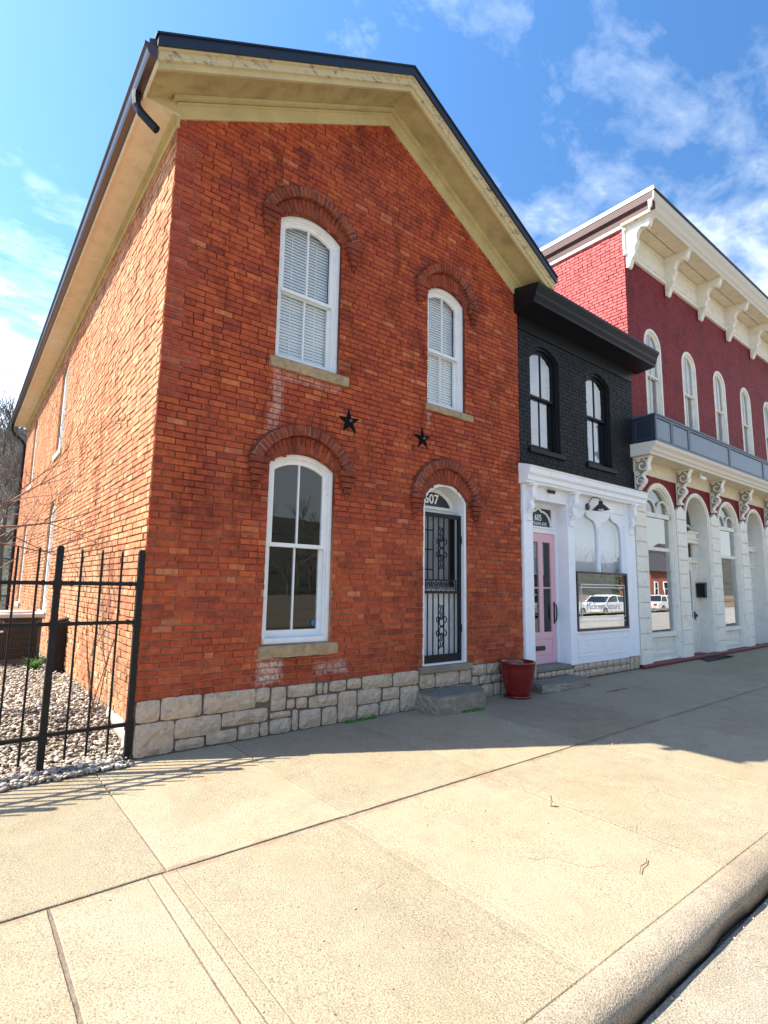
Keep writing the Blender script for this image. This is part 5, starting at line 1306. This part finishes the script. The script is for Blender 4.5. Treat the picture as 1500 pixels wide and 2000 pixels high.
# AC condenser
ac = empty('air_conditioner', (-0.65, 5.75, 0.30), 'brown outdoor air conditioning condenser unit standing on the gravel', 'air conditioner')
mb = MB(); mb.box(-1.12, -0.20, 5.35, 6.25, 0.24, 0.33); mb.build('pad', 'stone_joint', ac)
mb = MB(); mb.box(-1.05, -0.27, 5.45, 6.15, 0.36, 1.06); mb.build('coil', 'ac_dark', ac)
mb = MB()
for x in (-1.08, -0.26): mb.box(x, x+0.03, 5.42, 5.46, 0.33, 1.08); mb.box(x, x+0.03, 6.14, 6.18, 0.33, 1.08)
mb.box(-1.08, -0.23, 5.42, 6.18, 0.33, 0.375)
mb.box(-1.08, -0.23, 5.425, 5.445, 0.90, 0.93)
mb.build('cabinet', 'ac_brown', ac)
mb = MB()
for k in range(34): x = -1.045+k*0.0235; mb.box(x, x+0.008, 5.43, 5.449, 0.376, 0.899); mb.box(x, x+0.008, 5.43, 5.449, 0.931, 1.06)
for k in range(5): z = 0.45+k*0.1; mb.box(-1.05, -0.26, 5.424, 5.43, z, z+0.006)
mb.build('grille', 'ac_brown', ac, stuff=True)
mb = MB(); mb.cbox(-1.09, -0.22, 5.41, 6.19, 1.06, 1.13, 0.01); mb.lathe([(0.30, 0), (0.30, 0.03), (0.27, 0.035), (0.0, 0.05)], (-0.655, 5.8, 1.13), 20); mb.build('top_cover', 'ac_top', ac)
mb = MB(); mb.lathe([(0, 0), (0.03, 0), (0.03, .004), (0, .004)], (0, 0, 0), 10); mb.map(lambda a, b, q: (-0.80+a, 5.42-q, 0.84+b*0.6)); mb.build('badge', 'lettering', ac)
# narrow dark utility box behind the fence post
mb = MB(); mb.box(-0.22, -0.02, 4.2, 4.45, 0.25, 1.06); mb.prism([(-0.23, 1.06), (-0.01, 1.06), (-0.01, 1.11)], lambda p, q, t: (p, t, q), 4.18, 4.47); tag(mb.build('utility_box', 'iron'), 'narrow dark metal box against the sunny side wall', 'utility box')

# iron fence on the wall line
fence = empty('iron_fence', (-0.8, 0, 0), 'black iron picket fence joining the corner of the brick house', 'fence')
posts = [-0.045, -0.757, -2.25, -3.75, -5.25, -6.75]
for x in posts:
    mb = MB(); g = 0.0275; mb.box(x-g, x+g, -g, g, -0.05, 2.0); mb.prism([(x-g, 2.0), (x+g, 2.0), (x+g*0.6, 2.018), (x-g*0.6, 2.018)], lambda p, q, t: (p, t, q), -g*0.9, g*0.9); mb.build('post', 'iron', fence)
for z in (0.33, 1.305, 1.675):
    for a, b in zip(posts, posts[1:]):
        mb = MB(); mb.box(b+0.0275, a-0.0275, -0.019, 0.019, z-0.018+ (0.0 if z > 1 else 0.02*(a+0.4)), z+0.016+(0.0 if z > 1 else 0.02*(a+0.4))); mb.build('rail', 'iron', fence)
for a, b in zip(posts, posts[1:]):
    n_ = 4 if a > -0.5 else 9
    for k in range(1, n_):
        x = a+(b-a)*k/n_+R.uniform(-0.006, 0.006); mb = MB(); mb.box(x-0.009, x+0.009, -0.009, 0.009, 0.10, 1.975)
        mb.prism([(x-0.009, 1.975), (x+0.009, 1.975), (x+0.003, 2.0), (x-0.003, 2.0)], lambda p, q, t: (p, t, q), -0.006, 0.006)
        mb.build('picket', 'iron', fence)
mb = MB()
for x in (-0.13, -0.64, -0.87):
    for z in (1.305, 1.675): mb.box(x-0.012, x+0.012, -0.024, 0.024, z-0.022, z+0.026)
for z in (1.305, 1.675, 0.33):
    for x in posts[:3]: mb.box(x-0.034, x+0.034, -0.034, 0.034, z-0.05, z+0.03)
mb.build('clamp', 'iron', fence, stuff=True)

# ---- bare trees
def grow(mb, p, d, L, r, depth, rr, spread=0.5, seg=4, up=0.15, kids=(3, 5), minr=0.0015, curl=0.25, sides=5):
    pts = [p.copy()]; rads = [r]; q = p.copy(); dd = d.normalized()
    for i in range(seg):
        dd = (dd+Vector((rr.uniform(-1, 1), rr.uniform(-1, 1), rr.uniform(-1, 1)))*curl*0.35+Vector((0, 0, up*0.3))).normalized()
        q = q+dd*(L/seg); pts.append(q.copy()); rads.append(max(minr, r*(1-0.65*(i+1)/seg)))
    mb.tube(pts, rads, sides if r > 0.01 else 3, rr.random(), cap=False)
    if depth <= 0: return
    for k in range(rr.randint(*kids)):
        t = rr.uniform(0.25, 1.0); i = min(seg-1, int(t*seg)); base = pts[i].lerp(pts[i+1], t*seg-i)
        dirv = (pts[i+1]-pts[i]).normalized(); a = Vector((rr.uniform(-1, 1), rr.uniform(-1, 1), rr.uniform(-1, 1)))
        a = (a-dirv*a.dot(dirv)).normalized()
        grow(mb, base, dirv*(1-spread)+a*spread, L*rr.uniform(0.45, 0.7), max(minr, rads[i]*0.6), depth-1, rr, spread, max(2, seg-1), up, kids, minr, curl, sides)
rr = random.Random(14)
tr = empty('bare_shrub_tree', (-1.75, 2.0, 0.3), 'bare reddish ornamental tree reaching over the iron fence at the left', 'tree')
mb = MB(); mb.tube([(-1.95, 2.0, 0.25), (-1.92, 2.02, 1.2), (-1.85, 2.0, 2.2)], [0.05, 0.04, 0.03], 8); mb.build('trunk', 'bark', tr, smooth=True)
mb = MB()
for (p, d, L, r) in (((-1.85, 2.0, 2.2), (1.0, 0.15, 0.12), 1.7, 0.016), ((-1.86, 2.0, 2.1), (1.0, 0.0, 0.62), 1.6, 0.015), ((-1.85, 2.0, 2.2), (0.9, 0.3, -0.05), 1.3, 0.014), ((-1.9, 2.02, 1.7), (0.9, 0.5, 0.55), 1.5, 0.014),
                     ((-1.85, 2.0, 2.2), (0.3, 0.2, 1), 1.2, 0.016), ((-1.85, 2.0, 2.2), (-0.8, -0.2, 0.6), 1.2, 0.014), ((-1.9, 2.0, 1.6), (0.5, -0.9, 0.3), 1.2, 0.012), ((-1.9, 2.0, 1.3), (1.0, -0.1, 0.35), 1.2, 0.012)):
    grow(mb, Vector(p), Vector(d), L*1.1, r*1.25, 3, rr, 0.48, 6, 0.10, (3, 4), 0.0026, 0.28)
mb.build('branches', 'bark', tr)
sh = empty('bare_sapling', (-0.20, 1.05, 0.25), 'thin bare sapling standing against the sunny side wall', 'sapling')
mb = MB()
for k in range(4): grow(mb, Vector((-0.2+0.02*k, 1.05, 0.25)), Vector((rr.uniform(-.2, .25), rr.uniform(-.2, .2), 1)), 1.25, 0.008, 2, rr, 0.4, 6, 0.2, (2, 3), 0.0018, 0.2)
mb.build('stems', 'bark', sh)
# background trees beyond the yard
rr = random.Random(5)
tm = []
for k in range(3):
    mbt = MB(); mbt.tube([(0, 0, -0.5), (0.1, 0, 2.5), (0.0, 0.1, 5)], [0.22, 0.17, 0.12], 7)
    mbb = MB()
    for j in range(9):
        z = rr.uniform(2.2, 5); grow(mbb, Vector((0.05, 0.05, z)), Vector((rr.uniform(-1, 1), rr.uniform(-1, 1), rr.uniform(0.5, 1.6))), rr.uniform(3.2, 5), 0.09, 3, rr, 0.42, 4, 0.25, (3, 5), 0.010, 0.3, 4)
    tm.append((mbt, mbb))
places = [(-3.2, 27), (-1.2, 31), (0.2, 26.5), (1.6, 33), (-5.5, 29), (3.5, 38), (-0.4, 38)]
lab = ['behind the back corner of the brick house', 'left of the gutter end', 'half hidden by the back downspout', 'farther back behind the house', 'at the far left edge', 'deep behind the house roof', 'on the slope beyond the yard']
proto = []
for k in range(3):
    e = empty('bare_tree', (0, 0, 0)); tm[k][0].build('trunk', 'bark_grey', e, smooth=True); tm[k][1].build('crown', 'bark_grey', e); proto.append(e)
for i, (x, y) in enumerate(places):
    e = proto[i] if i < 3 else copy_tree(proto[i % 3])
    e.location = (x, y, 0.5+(y-22)*0.12); e.rotation_euler.z = i*1.3; s = 0.66+0.08*(i % 4); e.scale = (s, s, s)
    tag(e, 'leafless grey tree '+lab[i], 'tree', 'bare trees behind the yard')
# hills on both sides
def hill(name, pts, m='hill'):
    """pts: list of (radius along, profile) rows"""
    mb = MB(); rows = len(pts)
    for row in pts:
        for p in row: mb.v.append(p)
    k = len(pts[0])
    for j in range(rows-1):
        for i in range(k-1): q = j*k+i; mb.face([q, q+1, q+k+1, q+k])
    return tag(mb.build(name, m, smooth=True), kind='structure')
rr = random.Random(8)
def ridge(x0, x1, ybase, ydir, H, n=60):
    rows = []
    for j in range(7):
        t = j/6; row = []
        for i in range(n+1):
            x = x0+(x1-x0)*i/n
            h = H*(0.75+0.25*math.sin(x*0.012+1)+0.10*math.sin(x*0.05)+0.05*math.sin(x*0.21))
            row.append((x, ybase+ydir*t*160, -1+h*math.sin(t*PI/2)**1.2+rr.uniform(-.6, .6)*t*2))
        rows.append(row)
    return rows
hill('hill', ridge(-400, 500, 24, 1, 40)); hill('far_hill', ridge(-400, 700, -60, -1, 34))
mb = MB()
for k in range(260):
    x = rr.uniform(-40, 30) if k < 170 else rr.uniform(-30, 190); y = rr.uniform(34, 110) if k < 170 else -rr.uniform(58, 130)
    t = (abs(y)-(24 if y > 0 else 60))/160; H = 40 if y > 0 else 34
    z = -1+H*(0.75+0.25*math.sin(x*0.012+1))*math.sin(max(t, 0)*PI/2)**1.2
    base = Vector((x, y, z)); mb.tube([base, base+Vector((rr.uniform(-.3, .3), 0, 5))], [0.2, 0.1], 4, cap=False)
    for j in range(16):
        b0 = base+Vector((0, 0, rr.uniform(2, 6))); d = Vector((rr.uniform(-1, 1), rr.uniform(-1, 1), rr.uniform(0.4, 1.8))).normalized()
        L = rr.uniform(2.5, 5); b1 = b0+d*L; mb.tube([b0, b1], [0.07, 0.02], 3, cap=False)
        for q in range(3):
            c0 = b0.lerp(b1, rr.uniform(0.3, 0.9)); mb.tube([c0, c0+(d+Vector((rr.uniform(-1, 1), rr.uniform(-1, 1), rr.uniform(-.3, 1)))*0.8)*L*0.4], [0.035, 0.012], 3, cap=False)
tag(mb.build('woodland', 'bark_grey'), 'leafless woods covering the hillsides', 'woodland', kind='stuff')

# twigs and litter on the pavement
def twig(pts, r, label, group='twigs on the pavement', name='twig'):
    mb = MB()
    for p in pts: mb.tube(p, r, 5)
    tag(mb.build(name, 'bark'), label, 'twig', group)
z_ = gz(2.5)+0.004
twig([[(2.305, -3.10, z_), (2.315, -3.11, z_+0.035), (2.312, -3.10, z_+0.075)], [(2.305, -3.10, z_), (2.345, -3.14, z_)]], 0.004, 'small forked twig standing up by a joint in the sunny pavement')
twig([[(1.88, -4.02, z_), (1.95, -3.99, z_+0.006), (2.03, -3.985, z_), (2.08, -3.96, z_+0.004)]], 0.003, 'thin curved twig lying near the curb')
twig([[(6.9, -0.95, gz(6.9)+.005), (7.15, -0.93, gz(7)+.008), (7.5, -0.98, gz(7.5)+.005)], [(7.1, -0.93, gz(7)+.006), (7.2, -1.0, gz(7)+.006)]], 0.006, 'brown twig lying in the shade before the pink door')
rr = random.Random(31); mb = MB()
for k in range(260):
    x = rr.uniform(-2, 9); y = rr.uniform(-4.2, -0.15); peb(mb, x, y, gz(x)+0.001, rr.uniform(0.0025, 0.007)*(1.8 if rr.random() < 0.06 else 1))
for k in range(160):
    x = rr.uniform(0.3, 9); y = -4.47-abs(rr.gauss(0, 0.14)); peb(mb, x, y, gz(x)-0.150, rr.uniform(0.003, 0.010))
tag(mb.build('grit', 'pebble'), 'scattered grit and crumbs on the pavement', 'grit', kind='stuff')

# ================================================================== ACROSS THE STREET (seen mirrored in the windows)
def car(name, label, x, y, paint, flip=1):
    e = empty(name, (x, y, -0.14), label, 'car', 'cars parked across the street')
    pr_b = [(-2.25, 0.35), (-2.3, 0.65), (-2.15, 0.92), (-1.6, 1.0), (1.1, 0.98), (2.0, 0.85), (2.3, 0.62), (2.3, 0.35), (1.85, 0.25), (-1.9, 0.25)]
    def loft(prof, w0, w1, zt):
        mb = MB(); k = len(prof); n = 4
        ys_ = [-1, -0.9, 0.9, 1]
        for s in ys_:
            for (px_, pz_) in prof:
                q = 1.0 if abs(s) < 0.95 else 0.97
                mb.v.append((x+flip*px_*q, y+s*(w0+(w1-w0)*min(1, max(0, (pz_-0.9)/0.6))), -0.14+(pz_ if abs(s) < .95 else 0.35+(pz_-0.35)*0.96)))
        for j in range(3):
            for i in range(k): i2_ = (i+1) % k; mb.face([j*k+i, j*k+i2_, (j+1)*k+i2_, (j+1)*k+i])
        mb.face(range(k)); mb.face([3*k+i for i in range(k)]); return mb
    loft(pr_b, 0.88, 0.88, 1).build('body', paint, e, smooth=False)
    cab = [(-1.75, 0.98), (-1.2, 1.42), (0.1, 1.46), (0.55, 1.36), (1.2, 0.97)]
    loft(cab, 0.84, 0.66, 1).build('cabin_glass', 'car_glass', e)
    roof = [(-1.22, 1.42), (-1.15, 1.46), (0.05, 1.50), (0.55, 1.38), (0.5, 1.36), (0.05, 1.46)]
    loft(roof, 0.84, 0.67, 1).build('roof', paint, e)
    mb = MB()
    for px_ in (-1.75, -0.35, 1.18):
        q = 1.45 if px_ < 0.5 else 1.0; t_ = {-1.75: -1.2, -0.35: -0.35, 1.18: 0.5}[px_]
        for s in (-1, 1): mb.tube([(x+flip*px_, y+s*0.85, 0.84), (x+flip*t_, y+s*0.70, 1.27)], 0.035, 4)
    mb.build('pillar', paint, e)
    for px_ in (-1.4, 1.42):
        for s in (-1, 1):
            mb = MB(); mb.lathe([(0.0, -0.1), (0.30, -0.11), (0.335, -0.08), (0.335, 0.08), (0.30, 0.11), (0.0, 0.1)], (0, 0, 0), 20); mb.map(lambda a, b, c: (x+flip*px_+a, y+s*0.82+c, 0.20+b)); w_ = mb.build('wheel', 'rubber', e)
            mb = MB(); mb.lathe([(0, 0.115), (0.2, 0.118), (0.21, 0.10)], (0, 0, 0), 12); mb.map(lambda a, b, c: (x+flip*px_+a, y+s*(0.82+c), 0.20+b)); mb.build('rim', 'alloy', w_)
    for s in (-1, 1):
        mb = MB(); mb.box(x+flip*2.2-.06, x+flip*2.2+.08, y+s*0.7-0.14, y+s*0.7+0.14, 0.44, 0.58); mb.build('headlight', 'alloy', e)
        mb = MB(); mb.box(x-flip*2.22-.08, x-flip*2.22+.06, y+s*0.7-0.14, y+s*0.7+0.14, 0.50, 0.68); mb.build('tail_light', 'lens_red', e)
    return e
car('parked_car', 'white car parked across the street, nearest the house reflection', 29.5, -15.2, 'car_white')
car('parked_car', 'white car parked across the street behind another white one', 35.3, -15.3, 'car_white', -1)
car('parked_car', 'white car across the street mirrored in the big arched window', 46.0, -16.2, 'car_white')
car('parked_car', 'black car across the street mirrored in the big arched window', 51.2, -16.4, 'car_dark')
car('parked_car', 'white car parked far down the side yard at the left edge', -2.6, 20.5, 'car_white')
fh = empty('opposite_house', (72, -30, 0), 'red brick house across the street with white window, mirrored in the shop glass', 'house')
def fhouse(e, x0, x1, y0, y1, h, wins):
    mb = MB(); mb.box(x0, x1, y0, y1, -0.5, h); mb.build('wall', 'far_brick', e)
    mb = MB(); ym = (y0+y1)/2; mb.prism([(y0-0.4, h), (y1+0.4, h), (ym, h+2.6)], lambda p, q, t: (t, p, q), x0-0.3, x1+0.3); mb.build('roof', 'shingle', e)
    for (wx, wz) in wins:
        mb = MB(); frame(mb, lambda u, d, z: (u, y1+d, z), Op(wx, wx+1.1, wz, wz+1.9, wz+1.9), 0.14, 0.0, 0.08, n=1); mb.box(wx+.14, wx+.96, y1+.001, y1+.05, wz+0.93, wz+1.0); f_ = mb.build('window', 'lettering', e)
        mb = MB(); mb.poly([(wx+.1, y1+.02, wz+.1), (wx+1.0, y1+.02, wz+.1), (wx+1.0, y1+.02, wz+1.8), (wx+.1, y1+.02, wz+1.8)]); mb.build('pane', 'car_glass', f_)
fhouse(fh, 68, 76, -32, -27.5, 4.2, [(68.8, 1.0), (71.5, 1.0), (74.2, 1.0)])
fh2 = empty('opposite_house', (88, -32, 0), 'pale roofed brick house farther along the opposite side, seen only in reflections', 'house')
fhouse(fh2, 84, 95, -38, -29, 6.4, [(85.5, 0.9), (89.5, 0.9), (85.5, 3.9), (89.5, 3.9)])
mb = MB(); rr = random.Random(2)
for i in range(160):
    x = 40+i*0.42
    for j in range(3): mb.box(x+rr.uniform(0, .05), x+0.40, -20.2+rr.uniform(0, .06), -19.8+rr.uniform(0, 0.08), -0.1+j*0.34+rr.uniform(0, .03), 0.22+j*0.34, rr.random())
wl = tag(mb.build('stone_wall', 'far_stone'), 'low reddish rubble wall across the street, mirrored in the arched windows', 'wall')
mb = MB()
for i in range(2600):
    t = rr.random(); a = rr.uniform(0, 6.28); r = 1.7*(1-t)**0.7*rr.uniform(0.75, 1.05); c = Vector((55+r*math.cos(a), -24+r*math.sin(a), 0.2+6.2*t)); s = 0.22
    d1 = Vector((rr.uniform(-1, 1), rr.uniform(-1, 1), rr.uniform(-1, 1)))*s; d2 = Vector((rr.uniform(-1, 1), rr.uniform(-1, 1), rr.uniform(0, 1)))*s; mb.poly([c, c+d1, c+d2])
e = empty('conifer', (55, -24, 0), 'dark green conical evergreen across the street, mirrored in the shop glass', 'tree'); mb.build('foliage', 'conifer', e)
mb = MB(); mb.tube([(55, -24, -0.3), (55, -24, 4)], [0.2, 0.08], 6); mb.build('trunk', 'bark_grey', e)
